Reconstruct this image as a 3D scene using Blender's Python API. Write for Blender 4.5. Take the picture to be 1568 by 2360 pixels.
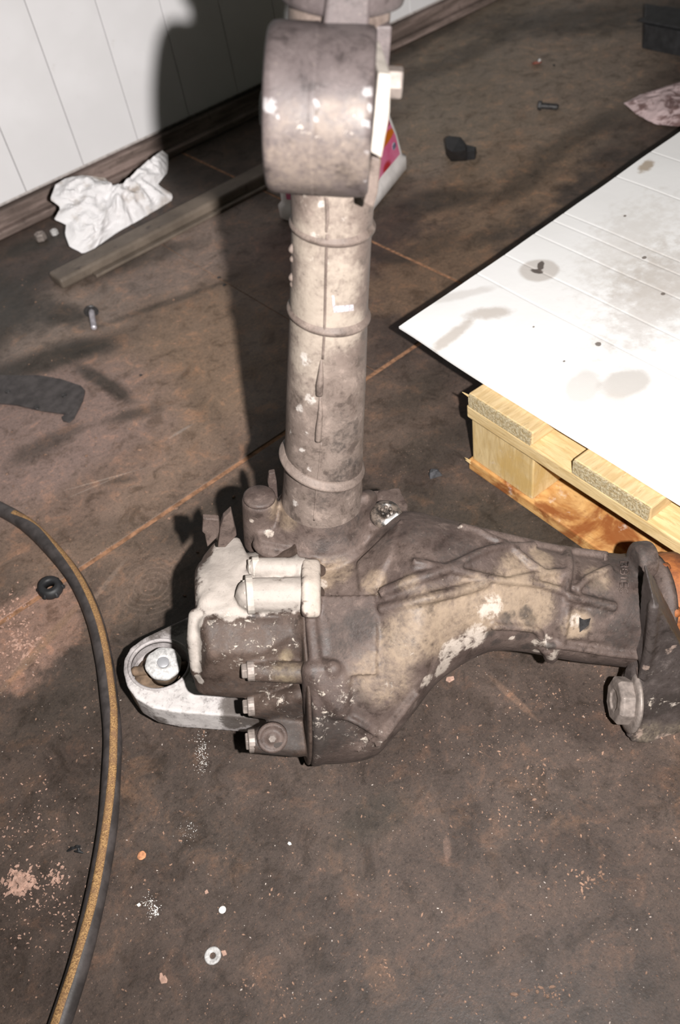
import bpy, bmesh, math, random
import numpy as np
from mathutils import Vector, Matrix, noise
from mathutils.bvhtree import BVHTree

random.seed(7)
sc = bpy.context.scene
COL = sc.collection
for o in list(bpy.data.objects):
    bpy.data.objects.remove(o)

# ------------------------------------------------------------------ camera
FPX, CX, CY, CAMH = 2000.0, 784.0, 1180.0, 0.9          # focal length in px of a 1568x2360 frame
c_right = Vector((0.74821, -0.65003, -0.13282))
c_down = Vector((-0.54854, -0.49347, -0.67498))
c_fwd = Vector((0.37322, 0.57788, -0.72578))
CAM = Vector((0, 0, CAMH))
cd = bpy.data.cameras.new('camera')
cam = bpy.data.objects.new('camera', cd)
COL.objects.link(cam)
cam.matrix_world = Matrix(((c_right.x, -c_down.x, -c_fwd.x, 0), (c_right.y, -c_down.y, -c_fwd.y, 0),
                           (c_right.z, -c_down.z, -c_fwd.z, CAMH), (0, 0, 0, 1)))
cd.sensor_fit = 'VERTICAL'
cd.sensor_height = 36.0
cd.sensor_width = 24.0
cd.lens = FPX / 2360 * 36
cd.clip_start = 0.02
cd.dof.use_dof = True
cd.dof.focus_distance = 0.95
cd.dof.aperture_fstop = 6.0
sc.camera = cam

# ------------------------------------------------------------------ light
world = bpy.data.worlds.new('world')
sc.world = world
world.use_nodes = True
bg = world.node_tree.nodes.get('Background') or world.node_tree.nodes.new('ShaderNodeBackground')
bg.inputs[0].default_value = (0.80, 1.0, 0.76, 1)
bg.inputs[1].default_value = 0.03
fl = bpy.data.lights.new('camera_flash', 'SPOT')         # the photographer's flash beside the lens
fl.energy = 106
fl.color = (1.0, 0.965, 0.94)
fl.shadow_soft_size = 0.008
fl.spot_size = math.radians(128)
fl.spot_blend = 1.0
fl.use_nodes = True
_nt = fl.node_tree
_em = [n for n in _nt.nodes if n.type == 'EMISSION'][0]
_fo = _nt.nodes.new('ShaderNodeLightFalloff')
_fo.inputs[0].default_value = 1.0
_nt.links.new(_fo.outputs['Linear'], _em.inputs['Strength'])
flo = bpy.data.objects.new('camera_flash', fl)
COL.objects.link(flo)
flo.location = CAM + c_right * 0.090
_aim = (c_fwd - c_down * 0.12).normalized()
flo.rotation_euler = _aim.to_track_quat('-Z', 'Y').to_euler()
vs = sc.view_settings
vs.view_transform = 'Standard'
vs.look = 'None'
vs.exposure = 0.0
vs.gamma = 1.0
vs.use_curve_mapping = False

# ------------------------------------------------------------------ geometry helpers
def ray(x, y):
    return c_right * ((x - CX) / FPX) + c_down * ((y - CY) / FPX) + c_fwd
def P(x, y, z=0.0):                      # world point of a pixel at height z
    r = ray(x, y)
    return CAM + r * ((z - CAMH) / r.z)
def PY(x, y, Y):
    r = ray(x, y)
    return CAM + r * (Y / r.y)

def sm(a, b, t):
    t = max(0.0, min(1.0, (t - a) / (b - a)))
    return t * t * (3 - 2 * t)

def tag(o, label=None, cat=None, group=None, kind=None):
    if label: o['label'] = label
    if cat: o['category'] = cat
    if group: o['group'] = group
    if kind: o['kind'] = kind
    return o
def empty(name, loc=(0, 0, 0), rz=0.0):
    o = bpy.data.objects.new(name, None)
    o.empty_display_size = 0.02
    o.location = loc
    o.rotation_euler = (0, 0, rz)
    COL.objects.link(o)
    return o
def link(name, me, mat, parent=None, smooth=False):
    o = bpy.data.objects.new(name, me)
    COL.objects.link(o)
    if mat is not None:
        me.materials.clear()
        me.materials.append(mat)
    if parent is not None:
        o.parent = parent
    if smooth:
        me.polygons.foreach_set('use_smooth', [True] * len(me.polygons))
    return o
def bm_mesh(bm, name='mesh'):
    bmesh.ops.recalc_face_normals(bm, faces=bm.faces)
    me = bpy.data.meshes.new(name)
    bm.to_mesh(me)
    bm.free()
    return me
def obj(name, bm, mat, parent=None, smooth=False, bevel=0.0, seg=2):
    o = link(name, bm_mesh(bm, name), mat, parent, smooth)
    if bevel:
        m = o.modifiers.new('bevel', 'BEVEL')
        m.width = bevel
        m.segments = seg
        m.limit_method = 'ANGLE'
        m.angle_limit = math.radians(35)
    return o
def frame(d):
    d = Vector(d).normalized()
    a = Vector((0, 0, 1)) if abs(d.z) < 0.9 else Vector((1, 0, 0))
    x = a.cross(d).normalized()
    return x, d.cross(x), d

def add_box(bm, c, s, M3=None):
    vs_ = []
    for i in (-1, 1):
        for j in (-1, 1):
            for k in (-1, 1):
                v = Vector((i * s[0] / 2, j * s[1] / 2, k * s[2] / 2))
                if M3 is not None: v = M3 @ v
                vs_.append(bm.verts.new(Vector(c) + v))
    for f in ((0, 1, 3, 2), (4, 6, 7, 5), (0, 4, 5, 1), (2, 3, 7, 6), (0, 2, 6, 4), (1, 5, 7, 3)):
        bm.faces.new([vs_[q] for q in f])
    return vs_
def add_lathe(bm, o, d, prof, seg=32, close=True, phase=0.0):
    x, y, d = frame(d)
    o = Vector(o)
    rings = []
    for r, h in prof:
        rings.append([bm.verts.new(o + d * h + (x * math.cos(2 * math.pi * k / seg + phase) + y * math.sin(2 * math.pi * k / seg + phase)) * max(r, 1e-5)) for k in range(seg)])
    for a, b in zip(rings, rings[1:]):
        for k in range(seg):
            bm.faces.new((a[k], a[(k + 1) % seg], b[(k + 1) % seg], b[k]))
    if close:
        bm.faces.new(rings[0][::-1])
        bm.faces.new(rings[-1])
    return rings
def add_ring(bm, o, d, prof, seg=40):          # closed profile lathe (washers, rings)
    x, y, d = frame(d)
    o = Vector(o)
    rings = []
    for r, h in prof:
        rings.append([bm.verts.new(o + d * h + (x * math.cos(2 * math.pi * k / seg) + y * math.sin(2 * math.pi * k / seg)) * r) for k in range(seg)])
    n = len(rings)
    for i in range(n):
        a, b = rings[i], rings[(i + 1) % n]
        for k in range(seg):
            bm.faces.new((a[k], a[(k + 1) % seg], b[(k + 1) % seg], b[k]))
def add_prism(bm, pts, vec):
    vec = Vector(vec)
    a = [bm.verts.new(Vector(p)) for p in pts]
    b = [bm.verts.new(Vector(p) + vec) for p in pts]
    n = len(a)
    bm.faces.new(a[::-1])
    bm.faces.new(b)
    for i in range(n):
        bm.faces.new((a[i], a[(i + 1) % n], b[(i + 1) % n], b[i]))
def add_sweep(bm, pts, rad, seg=10, caps=True):
    pts = [Vector(p) for p in pts]
    n = len(pts)
    rings = []
    up = None
    for i, p in enumerate(pts):
        t = (pts[min(i + 1, n - 1)] - pts[max(i - 1, 0)]).normalized()
        if up is None:
            up = frame(t)[0]
        up = (up - t * up.dot(t)).normalized()
        s = t.cross(up)
        r = rad[i] if isinstance(rad, (list, tuple)) else rad
        rings.append([bm.verts.new(p + (up * math.cos(2 * math.pi * k / seg) + s * math.sin(2 * math.pi * k / seg)) * r) for k in range(seg)])
    for a, b in zip(rings, rings[1:]):
        for k in range(seg):
            bm.faces.new((a[k], a[(k + 1) % seg], b[(k + 1) % seg], b[k]))
    if caps:
        bm.faces.new(rings[0][::-1])
        bm.faces.new(rings[-1])
SPH = []
for _i in range(1, 6):
    for _k in range(10):
        _t, _p = math.pi * _i / 6, 2 * math.pi * _k / 10
        SPH.append(Vector((math.sin(_t) * math.cos(_p), math.sin(_t) * math.sin(_p), math.cos(_t))))
SPH += [Vector((0, 0, 1)), Vector((0, 0, -1))]
def add_hull(bm, pts):
    vs_ = [bm.verts.new(p) for p in pts]
    r = bmesh.ops.convex_hull(bm, input=vs_)
    junk = [g for g in r.get('geom_interior', []) + r.get('geom_unused', []) if isinstance(g, bmesh.types.BMVert) and g.is_valid]
    if junk:
        bmesh.ops.delete(bm, geom=list(set(junk)), context='VERTS')
def add_hull_spheres(bm, balls):
    pts = []
    for c, r in balls:
        pts += [Vector(c) + s * r for s in SPH]
    add_hull(bm, pts)
def spline(pts, n):
    pts = [Vector(p) for p in pts]
    out = []
    m = len(pts) - 1
    for i in range(n + 1):
        t = i / n * m
        k = min(int(t), m - 1)
        u = t - k
        p0, p1, p2, p3 = pts[max(k - 1, 0)], pts[k], pts[k + 1], pts[min(k + 2, m)]
        out.append(0.5 * ((2 * p1) + (p2 - p0) * u + (2 * p0 - 5 * p1 + 4 * p2 - p3) * u * u + (3 * p1 - p0 - 3 * p2 + p3) * u ** 3))
    return out
def remesh(bm, voxel, smooth=6, fac=0.5):
    """fuse overlapping closed lumps into one casting with soft fillets; returns a mesh"""
    me = bm_mesh(bm, 'tmp')
    o = bpy.data.objects.new('tmp', me)
    COL.objects.link(o)
    m = o.modifiers.new('r', 'REMESH')
    m.mode = 'VOXEL'
    m.voxel_size = voxel
    m.use_smooth_shade = True
    s = o.modifiers.new('s', 'SMOOTH')
    s.factor = fac
    s.iterations = smooth
    dg = bpy.context.evaluated_depsgraph_get()
    ev = o.evaluated_get(dg)
    out = bpy.data.meshes.new_from_object(ev)
    bpy.data.objects.remove(o)
    bpy.data.meshes.remove(me)
    return out
def bvh_of(me):
    return BVHTree.FromPolygons([v.co.copy() for v in me.vertices], [tuple(p.vertices) for p in me.polygons])
def bvh_bm(bm):
    bm.normal_update()
    return BVHTree.FromBMesh(bm)

# ------------------------------------------------------------------ material helpers
class N:
    def __init__(self, name):
        self.m = bpy.data.materials.new(name)
        self.m.use_nodes = True
        self.t = self.m.node_tree
        self.t.nodes.clear()
        self.out = self.t.nodes.new('ShaderNodeOutputMaterial')
        self.b = self.t.nodes.new('ShaderNodeBsdfPrincipled')
        self.t.links.new(self.b.outputs[0], self.out.inputs[0])
        self.tc = self.t.nodes.new('ShaderNodeTexCoord')
        self.co = self.tc.outputs['Object']
    def new(self, t): return self.t.nodes.new(t)
    def set(self, s, v):
        if isinstance(v, bpy.types.NodeSocket): self.t.links.new(v, s)
        elif isinstance(v, (tuple, list)) and len(v) == 3 and s.type == 'RGBA': s.default_value = (*v, 1)
        else: s.default_value = v
    def noise(self, scale, detail=5, rough=0.6, dist=0.0, vec=None):
        n = self.new('ShaderNodeTexNoise')
        n.inputs['Scale'].default_value = scale
        n.inputs['Detail'].default_value = detail
        n.inputs['Roughness'].default_value = rough
        n.inputs['Distortion'].default_value = dist
        self.set(n.inputs['Vector'], vec or self.co)
        return n.outputs[0]
    def voro(self, scale, vec=None, feat='F1'):
        n = self.new('ShaderNodeTexVoronoi')
        n.feature = feat
        n.inputs['Scale'].default_value = scale
        self.set(n.inputs['Vector'], vec or self.co)
        return n.outputs['Distance']
    def wave(self, scale, dist=2, detail=3, dscale=1.0, vec=None, dirn='X'):
        n = self.new('ShaderNodeTexWave')
        n.bands_direction = dirn
        n.inputs['Scale'].default_value = scale
        n.inputs['Distortion'].default_value = dist
        n.inputs['Detail'].default_value = detail
        n.inputs['Detail Scale'].default_value = dscale
        self.set(n.inputs['Vector'], vec or self.co)
        return n.outputs['Fac']
    def ss(self, x, a, b, lo=0.0, hi=1.0):
        n = self.new('ShaderNodeMapRange')
        n.interpolation_type = 'SMOOTHSTEP'
        self.set(n.inputs[0], x)
        for i, v in enumerate((a, b, lo, hi)): n.inputs[i + 1].default_value = v
        return n.outputs[0]
    def ma(self, op, a, b=0.0, clamp=False):
        n = self.new('ShaderNodeMath')
        n.operation = op
        n.use_clamp = clamp
        self.set(n.inputs[0], a)
        self.set(n.inputs[1], b)
        return n.outputs[0]
    def mix(self, f, a, b):
        n = self.new('ShaderNodeMix')
        n.data_type = 'RGBA'
        self.set(n.inputs[0], f)
        self.set(n.inputs[6], a)
        self.set(n.inputs[7], b)
        return n.outputs[2]
    def attr(self, name):
        n = self.new('ShaderNodeAttribute')
        n.attribute_name = name
        return n.outputs['Fac']
    def mapping(self, loc=(0, 0, 0), rot=(0, 0, 0), scale=(1, 1, 1), vec=None):
        n = self.new('ShaderNodeMapping')
        n.inputs['Location'].default_value = loc
        n.inputs['Rotation'].default_value = rot
        n.inputs['Scale'].default_value = scale
        self.set(n.inputs[0], vec or self.co)
        return n.outputs[0]
    def spot(self, c, rad, rotz=0.0, soft=0.6, wob=0.25, wscale=20.0, vec=None, wn=None):
        """0..1 mask of an elliptical stain with a ragged edge around point c"""
        n = self.new('ShaderNodeVectorMath')
        n.operation = 'SUBTRACT'
        self.set(n.inputs[0], vec or self.co)
        n.inputs[1].default_value = c
        v = self.mapping(rot=(0, 0, -rotz), vec=n.outputs[0])
        v = self.mapping(scale=(1 / rad[0], 1 / rad[1], 1 / (rad[2] if len(rad) > 2 else 1e3)), vec=v)
        l = self.new('ShaderNodeVectorMath')
        l.operation = 'LENGTH'
        self.set(l.inputs[0], v)
        w = wn if wn is not None else self.noise(wscale, 6, 0.65)
        d = self.ma('ADD', l.outputs['Value'], self.ma('MULTIPLY', self.ma('SUBTRACT', w, 0.5), wob * 4))
        return self.ss(d, 1.0 + soft * 0.5, 1.0 - soft * 0.5)
    def bump(self, h, strength=0.5, dist=0.002, prev=None):
        n = self.new('ShaderNodeBump')
        n.inputs['Strength'].default_value = strength
        n.inputs['Distance'].default_value = dist
        self.set(n.inputs['Height'], h)
        if prev is not None: self.set(n.inputs['Normal'], prev)
        return n.outputs[0]
    def fin(self, col, rough=0.6, metal=0.0, nrm=None, spec=0.5):
        self.set(self.b.inputs['Base Color'], col)
        self.set(self.b.inputs['Roughness'], rough)
        self.set(self.b.inputs['Metallic'], metal)
        self.b.inputs['Specular IOR Level'].default_value = spec
        if nrm is not None: self.set(self.b.inputs['Normal'], nrm)
        return self.m
def lin(r, g, b):
    f = lambda c: ((c / 255 + 0.055) / 1.055) ** 2.4 if c > 10 else c / 255 / 12.92
    return (f(r), f(g), f(b))
def simple(name, c, rough=0.6, metal=0.0, var=0.25, scale=60, bump=0.2, bscale=150, spec=0.4, bd=0.001):
    n = N(name)
    k = n.noise(scale, 5, 0.6)
    a = tuple(max(0, v * (1 - var)) for v in c)
    b = tuple(min(1, v * (1 + var)) for v in c)
    return n.fin(n.mix(n.ss(k, 0.3, 0.7), a, b), rough, metal, n.bump(n.noise(bscale, 4, 0.6), bump, bd), spec)

# ---- floor
def floor_material():
    n = N('stained workshop floor')
    big = n.noise(1.6, 5, 0.6)
    mid = n.noise(9, 6, 0.65, 0.4)
    fine = n.noise(70, 6, 0.7)
    vfine = n.noise(420, 3, 0.7)
    col = n.mix(n.ss(mid, 0.35, 0.7), (0.046, 0.033, 0.027), (0.078, 0.055, 0.044))
    col = n.mix(n.ss(big, 0.42, 0.66, 0, 0.75), col, (0.058, 0.046, 0.038))
    # towards the wall row the concrete is paler and dustier
    def zone(x, y, rx, ry, rot, c, k, soft=0.9, wob=0.3, ws=8.0):
        nonlocal col
        q = P(x, y)
        col = n.mix(n.ma('MULTIPLY', n.spot((q.x, q.y, 0), (rx, ry), rot, soft, wob, ws), k), col, c)
    zone(330, 950, 0.42, 0.24, 0.3, (0.225, 0.155, 0.115), 0.85)
    zone(480, 800, 0.26, 0.16, 0.5, (0.20, 0.135, 0.09), 0.7)
    zone(100, 1000, 0.2, 0.2, 0, (0.235, 0.165, 0.145), 0.8)
    zone(470, 560, 0.2, 0.14, 0, (0.24, 0.18, 0.15), 0.8)
    zone(130, 740, 0.14, 0.12, 0.3, (0.25, 0.19, 0.155), 0.8)
    zone(1180, 380, 0.30, 0.14, 0.4, (0.20, 0.135, 0.09), 0.8, 0.7, 0.4, 18)
    zone(1000, 620, 0.16, 0.10, 0, (0.17, 0.11, 0.07), 0.7, 0.7, 0.4, 20)
    zone(1000, 330, 0.2, 0.12, 0.4, (0.20, 0.15, 0.115), 0.7)
    zone(1150, 130, 0.6, 0.25, 0.5, (0.19, 0.15, 0.11), 0.8)
    zone(1350, 120, 0.5, 0.2, 0.5, (0.20, 0.155, 0.12), 0.8)
    zone(60, 1460, 0.09, 0.07, 0.4, (0.24, 0.15, 0.115), 0.85, 0.5, 0.35, 30)
    zone(360, 1330, 0.10, 0.05, 0.2, (0.15, 0.105, 0.08), 0.7)
    zone(150, 1180, 0.16, 0.05, 0.2, (0.15, 0.10, 0.075), 0.6)
    zone(880, 950, 0.10, 0.12, 0.0, (0.12, 0.085, 0.065), 0.6)
    # rusty mottling
    rust = n.ma('MULTIPLY', n.ss(n.noise(14, 7, 0.7, 0.6), 0.52, 0.70), n.ss(n.noise(3.0, 3, 0.5), 0.42, 0.62))
    col = n.mix(n.ma('MULTIPLY', rust, 0.45), col, (0.21, 0.115, 0.065))
    # oil and tyre marks
    for x0, y0, x1, y1, wd, k in ((-60, 880, 230, 795, 0.035, 0.85), (150, 800, 230, 800, 0.03, 0.7), (175, 840, 295, 918, 0.014, 0.85), (-40, 640, 60, 740, 0.05, 0.9), (-40, 800, 40, 700, 0.05, 0.8), (110, 705, 185, 740, 0.03, 0.85),
                                  (262, 965, 345, 945, 0.017, 0.7), (230, 620, 420, 570, 0.035, 0.6), (40, 1060, 150, 1000, 0.022, 0.65), (0, 590, 130, 545, 0.03, 0.9), (250, 745, 520, 650, 0.010, 0.55), (60, 660, 110, 610, 0.03, 0.7), (250, 1110, 300, 1105, 0.008, 0.5),
                                  (1150, 60, 1568, 30, 0.11, 0.7), (930, 190, 1150, 90, 0.05, 0.55), (1200, 400, 1420, 260, 0.035, 0.55), (960, 470, 1080, 450, 0.045, 0.75), (1150, 460, 1250, 400, 0.03, 0.6), (880, 590, 930, 600, 0.02, 0.8), (900, 140, 1080, 30, 0.03, 0.6),
                                  (300, 1440, 440, 1330, 0.03, 0.5), (810, 1910, 900, 1860, 0.022, 0.55), (1000, 1180, 1350, 1250, 0.06, 0.6), (420, 1230, 560, 1120, 0.025, 0.6), (940, 930, 980, 880, 0.035, 0.5), (950, 1060, 1050, 1000, 0.04, 0.5),
                                  (1080, 560, 1180, 520, 0.03, 0.45), (960, 590, 1030, 540, 0.03, 0.5), (440, 900, 520, 1000, 0.02, 0.25), (150, 1230, 420, 1230, 0.03, 0.35), (330, 1560, 120, 1640, 0.05, 0.35)):
        a, b = P(x0, y0), P(x1, y1)
        m, d = (a + b) / 2, b - a
        col = n.mix(n.ma('MULTIPLY', n.spot((m.x, m.y, 0), (d.length / 2 + wd, wd), math.atan2(d.y, d.x), 1.1, 0.4, 16), k), col, (0.030, 0.025, 0.019))
    # swirls and scratches
    q = P(350, 1350)
    s = n.new('ShaderNodeVectorMath'); s.operation = 'SUBTRACT'
    n.set(s.inputs[0], n.co); s.inputs[1].default_value = (q.x, q.y, 0)
    ln = n.new('ShaderNodeVectorMath'); ln.operation = 'LENGTH'
    n.set(ln.inputs[0], s.outputs[0])
    sw = n.ma('SINE', n.ma('ADD', n.ma('MULTIPLY', ln.outputs['Value'], 700), n.ma('MULTIPLY', mid, 9)))
    col = n.mix(n.ma('MULTIPLY', n.ma('MULTIPLY', n.ss(sw, 0.2, 1.0), n.spot((q.x, q.y, 0), (0.05, 0.05), 0, 1.2, 0.3)), 0.14), col, (0.3, 0.22, 0.18))
    for x0, y0, x1, y1, wd, c, k in ((150, 1130, 330, 1080, 0.0015, (0.3, 0.24, 0.2), 0.6), (150, 1150, 280, 1095, 0.001, (0.3, 0.24, 0.2), 0.6), (0, 1595, 178, 1396, 0.007, (0.22, 0.14, 0.095), 0.75),
                                    (390, 1010, 440, 980, 0.003, (0.3, 0.26, 0.23), 0.5), (20, 1560, 110, 1450, 0.002, (0.3, 0.2, 0.15), 0.5), (200, 1400, 290, 1290, 0.004, (0.2, 0.15, 0.12), 0.6),
                                    (1130, 1560, 1240, 1660, 0.004, (0.16, 0.10, 0.07), 0.5), (1030, 1930, 1032, 1985, 0.004, (0.17, 0.11, 0.085), 0.5)):
        a, b = P(x0, y0), P(x1, y1)
        m = (a + b) / 2
        d = b - a
        col = n.mix(n.ma('MULTIPLY', n.spot((m.x, m.y, 0), (d.length / 2, wd), math.atan2(d.y, d.x), 0.8, 0.3, 60), k), col, c)
    # grain
    m2 = n.noise(26, 7, 0.72, 0.6)
    gr = n.noise(150, 6, 0.75)
    xf = n.noise(1000, 2, 0.6)
    def mul(f, c, k):
        nonlocal col
        q = n.new('ShaderNodeMix'); q.data_type = 'RGBA'; q.blend_type = 'MULTIPLY'
        n.set(q.inputs[0], f); n.set(q.inputs[6], col); n.set(q.inputs[7], (c[0] * k, c[1] * k, c[2] * k))
        col = q.outputs[2]
    mul(n.ss(m2, 0.50, 0.34), (1, 0.96, 0.90), 0.60)
    mul(n.ss(m2, 0.52, 0.66), (1.12, 0.98, 0.88), 1.32)
    mul(n.ss(gr, 0.48, 0.34), (1, 1, 1), 0.62)
    mul(n.ss(gr, 0.54, 0.68), (1.08, 1, 0.94), 1.35)
    mul(n.ss(vfine, 0.44, 0.30), (1, 1, 1), 0.50)
    mul(n.ss(vfine, 0.56, 0.72), (1, 0.98, 0.97), 1.6)
    mul(n.ss(xf, 0.42, 0.28), (1, 1, 1), 0.55)
    mul(n.ss(xf, 0.58, 0.72), (1, 1, 1), 1.5)
    col = n.mix(n.ma('MULTIPLY', n.ss(n.noise(60, 7, 0.75, 0.8), 0.60, 0.72), 0.28), col, (0.17, 0.09, 0.055))
    # dust specks
    sp = n.ma('MULTIPLY', n.ss(n.voro(170), 0.16, 0.08), n.ss(n.noise(30, 3, 0.6), 0.52, 0.62))
    col = n.mix(n.ma('MULTIPLY', sp, 0.6), col, (0.30, 0.20, 0.15))
    h = n.ma('ADD', n.ma('MULTIPLY', fine, 0.6), n.ma('MULTIPLY', vfine, 0.4))
    return n.fin(col, n.ss(mid, 0.3, 0.7, 0.48, 0.72), 0, n.bump(h, 0.35, 0.0015), 0.4)
M_floor = floor_material()
M_joint = simple('rusty joint filler', (0.26, 0.135, 0.075), 0.9, 0, 0.45, 90, 0.6, 200)

# ------------------------------------------------------------------ setting
WALLY = 1.952
JY = 0.912
base = bmesh.new()
add_box(base, (1.0, 0.9, -0.0262), (5.2, 4.2, 0.05))
floor = obj('floor', base, M_joint)
tag(floor, kind='structure')
for (x0, x1, y0, y1) in ((-1.6, 3.6, -1.2, JY - 0.0042), (-1.6, 0.7135, JY + 0.0042, WALLY + 0.03), (0.7145, 0.987, JY + 0.0042, WALLY + 0.03), (0.993, 3.6, JY + 0.0042, WALLY + 0.03)):
    b_ = bmesh.new()
    add_box(b_, ((x0 + x1) / 2, (y0 + y1) / 2, -0.003), (x1 - x0, y1 - y0, 0.006))
    obj('floor_slab', b_, M_floor, floor, bevel=0.0012)

n = N('white painted boards')
col = n.mix(n.ss(n.noise(3, 4, 0.6), 0.35, 0.7), (0.69, 0.675, 0.68), (0.76, 0.745, 0.755))
col = n.mix(n.ss(n.noise(25, 5, 0.7), 0.62, 0.8, 0, 0.5), col, (0.5, 0.45, 0.42))
scr = n.noise(10, 2, 0.5, 0, n.mapping(rot=(0, 0.9, 0), scale=(1, 1, 14)))
col = n.mix(n.ss(scr, 0.74, 0.78, 0, 0.4), col, (0.35, 0.32, 0.31))
M_white = n.fin(col, 0.5, 0, n.bump(n.noise(120, 3), 0.08, 0.001), 0.4)
M_groove = simple('dusty groove', (0.42, 0.38, 0.36), 0.9)
wb = bmesh.new()
add_box(wb, (1.4, WALLY + 0.030, 0.9), (4.6, 0.03, 1.8))
wall = obj('wall_back', wb, M_groove)
tag(wall, kind='structure')
pm = None
for k in range(-8, 18):
    x = 0.5995 + 0.151 * k
    if pm is None:
        b_ = bmesh.new()
        add_box(b_, (0, 0, 0), (0.1494, 0.014, 1.74))
        o = obj('plank', b_, M_white, wall, bevel=0.0015)
        pm = o.data
    else:
        o = link('plank', pm, None, wall)
        m = o.modifiers.new('bevel', 'BEVEL'); m.width = 0.0015; m.segments = 2
    o.location = (x + 0.0755, WALLY + 0.008, 0.058 + 0.87)
n = N('stained sill board')
gr = n.noise(6, 6, 0.65, 0, n.mapping(scale=(1, 1, 8)))
col = n.mix(n.ss(gr, 0.35, 0.7), (0.10, 0.072, 0.06), (0.27, 0.20, 0.175))
col = n.mix(n.ss(n.noise(45, 5, 0.7), 0.55, 0.75, 0, 0.7), col, (0.05, 0.035, 0.03))
M_sill = n.fin(col, 0.75, 0, n.bump(n.noise(80, 5), 0.4, 0.003))
b_ = bmesh.new()
for (x0, x1) in ((-0.9, 0.688), (0.692, 3.6)):
    add_box(b_, ((x0 + x1) / 2, WALLY - 0.001, 0.024), (x1 - x0, 0.026, 0.052))
    add_box(b_, ((x0 + x1) / 2, WALLY - 0.018, 0.008), (x1 - x0, 0.03, 0.016))
o = obj('baseboard_back', b_, M_sill, bevel=0.003)
tag(o, kind='structure')

# ------------------------------------------------------------------ differential: its own tilted frame
TILT = math.radians(10)
hd = Vector((c_fwd.x, c_fwd.y, 0)).normalized()
R0 = Vector((hd.y, -hd.x, 0))
LU_ = Vector((0, 0, math.cos(TILT))) + R0 * math.sin(TILT)
LR_ = R0 * math.cos(TILT) - Vector((0, 0, math.sin(TILT)))
ORG = CAM + ray(745, 1085) * 0.87
ORG = ORG - LU_ * (ORG.z / LU_.z)
ML = Matrix(((LR_.x, hd.x, LU_.x, ORG.x), (LR_.y, hd.y, LU_.y, ORG.y), (LR_.z, hd.z, LU_.z, ORG.z), (0, 0, 0, 1)))
MLi = ML.inverted()
CL = MLi @ CAM
def lray(x, y): return MLi.to_3x3() @ ray(x, y)
def LYp(x, y, yy=0.0):
    r = lray(x, y); return CL + r * ((yy - CL.y) / r.y)
def LZp(x, y, zz):
    r = lray(x, y); return CL + r * ((zz - CL.z) / r.z)
def dep(p): return (ML @ Vector(p) - CAM).dot(c_fwd)
def pxr(px, p): return px * dep(p) / FPX
BY, BZ = -0.07, 0.118                        # the axis of the gear case (runs along local x)
def cylhit(x, y, R, by=BY, bz=BZ):
    r = lray(x, y)
    oy, oz = CL.y - by, CL.z - bz
    a = r.y * r.y + r.z * r.z
    b = 2 * (oy * r.y + oz * r.z)
    c = oy * oy + oz * oz - R * R
    d = b * b - 4 * a * c
    t = (-b - math.sqrt(d)) / (2 * a) if d > 0 else -b / (2 * a)
    return CL + r * t
def lhit(bvh, x, y, off=0.0):
    r = lray(x, y).normalized()
    h = bvh.ray_cast(CL, r)
    if h[0] is None: return None, None
    nn = h[1] if h[1].dot(r) < 0 else -h[1]
    return h[0] + nn * off, nn

def paint(o, attrs):
    """stains and painted-in glints fixed on the casting: {attribute: [(x, y, radius_px, strength), ...]}"""
    me = o.data
    nv = len(me.vertices)
    co = np.empty(nv * 3, dtype=np.float64)
    me.vertices.foreach_get('co', co)
    co = co.reshape(-1, 3)
    bv = bvh_of(me)
    for a in ('light', 'dark', 'warm', 'crust'):
        val = np.zeros(nv)
        for (x, y, rp, s) in attrs.get(a, ()):
            h, nn = lhit(bv, x, y)
            if h is None: continue
            r = pxr(rp, h)
            d = np.sqrt(((co - np.array(h)) ** 2).sum(1)) / r
            t = np.clip((1.25 - d) / 0.75, 0, 1)
            w = t * t * (3 - 2 * t) * abs(s)
            val = np.maximum(val, w) if s > 0 else val * (1 - w)
        at = me.attributes.new(a, 'FLOAT', 'POINT')
        at.data.foreach_set('value', val.astype(np.float32))

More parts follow.
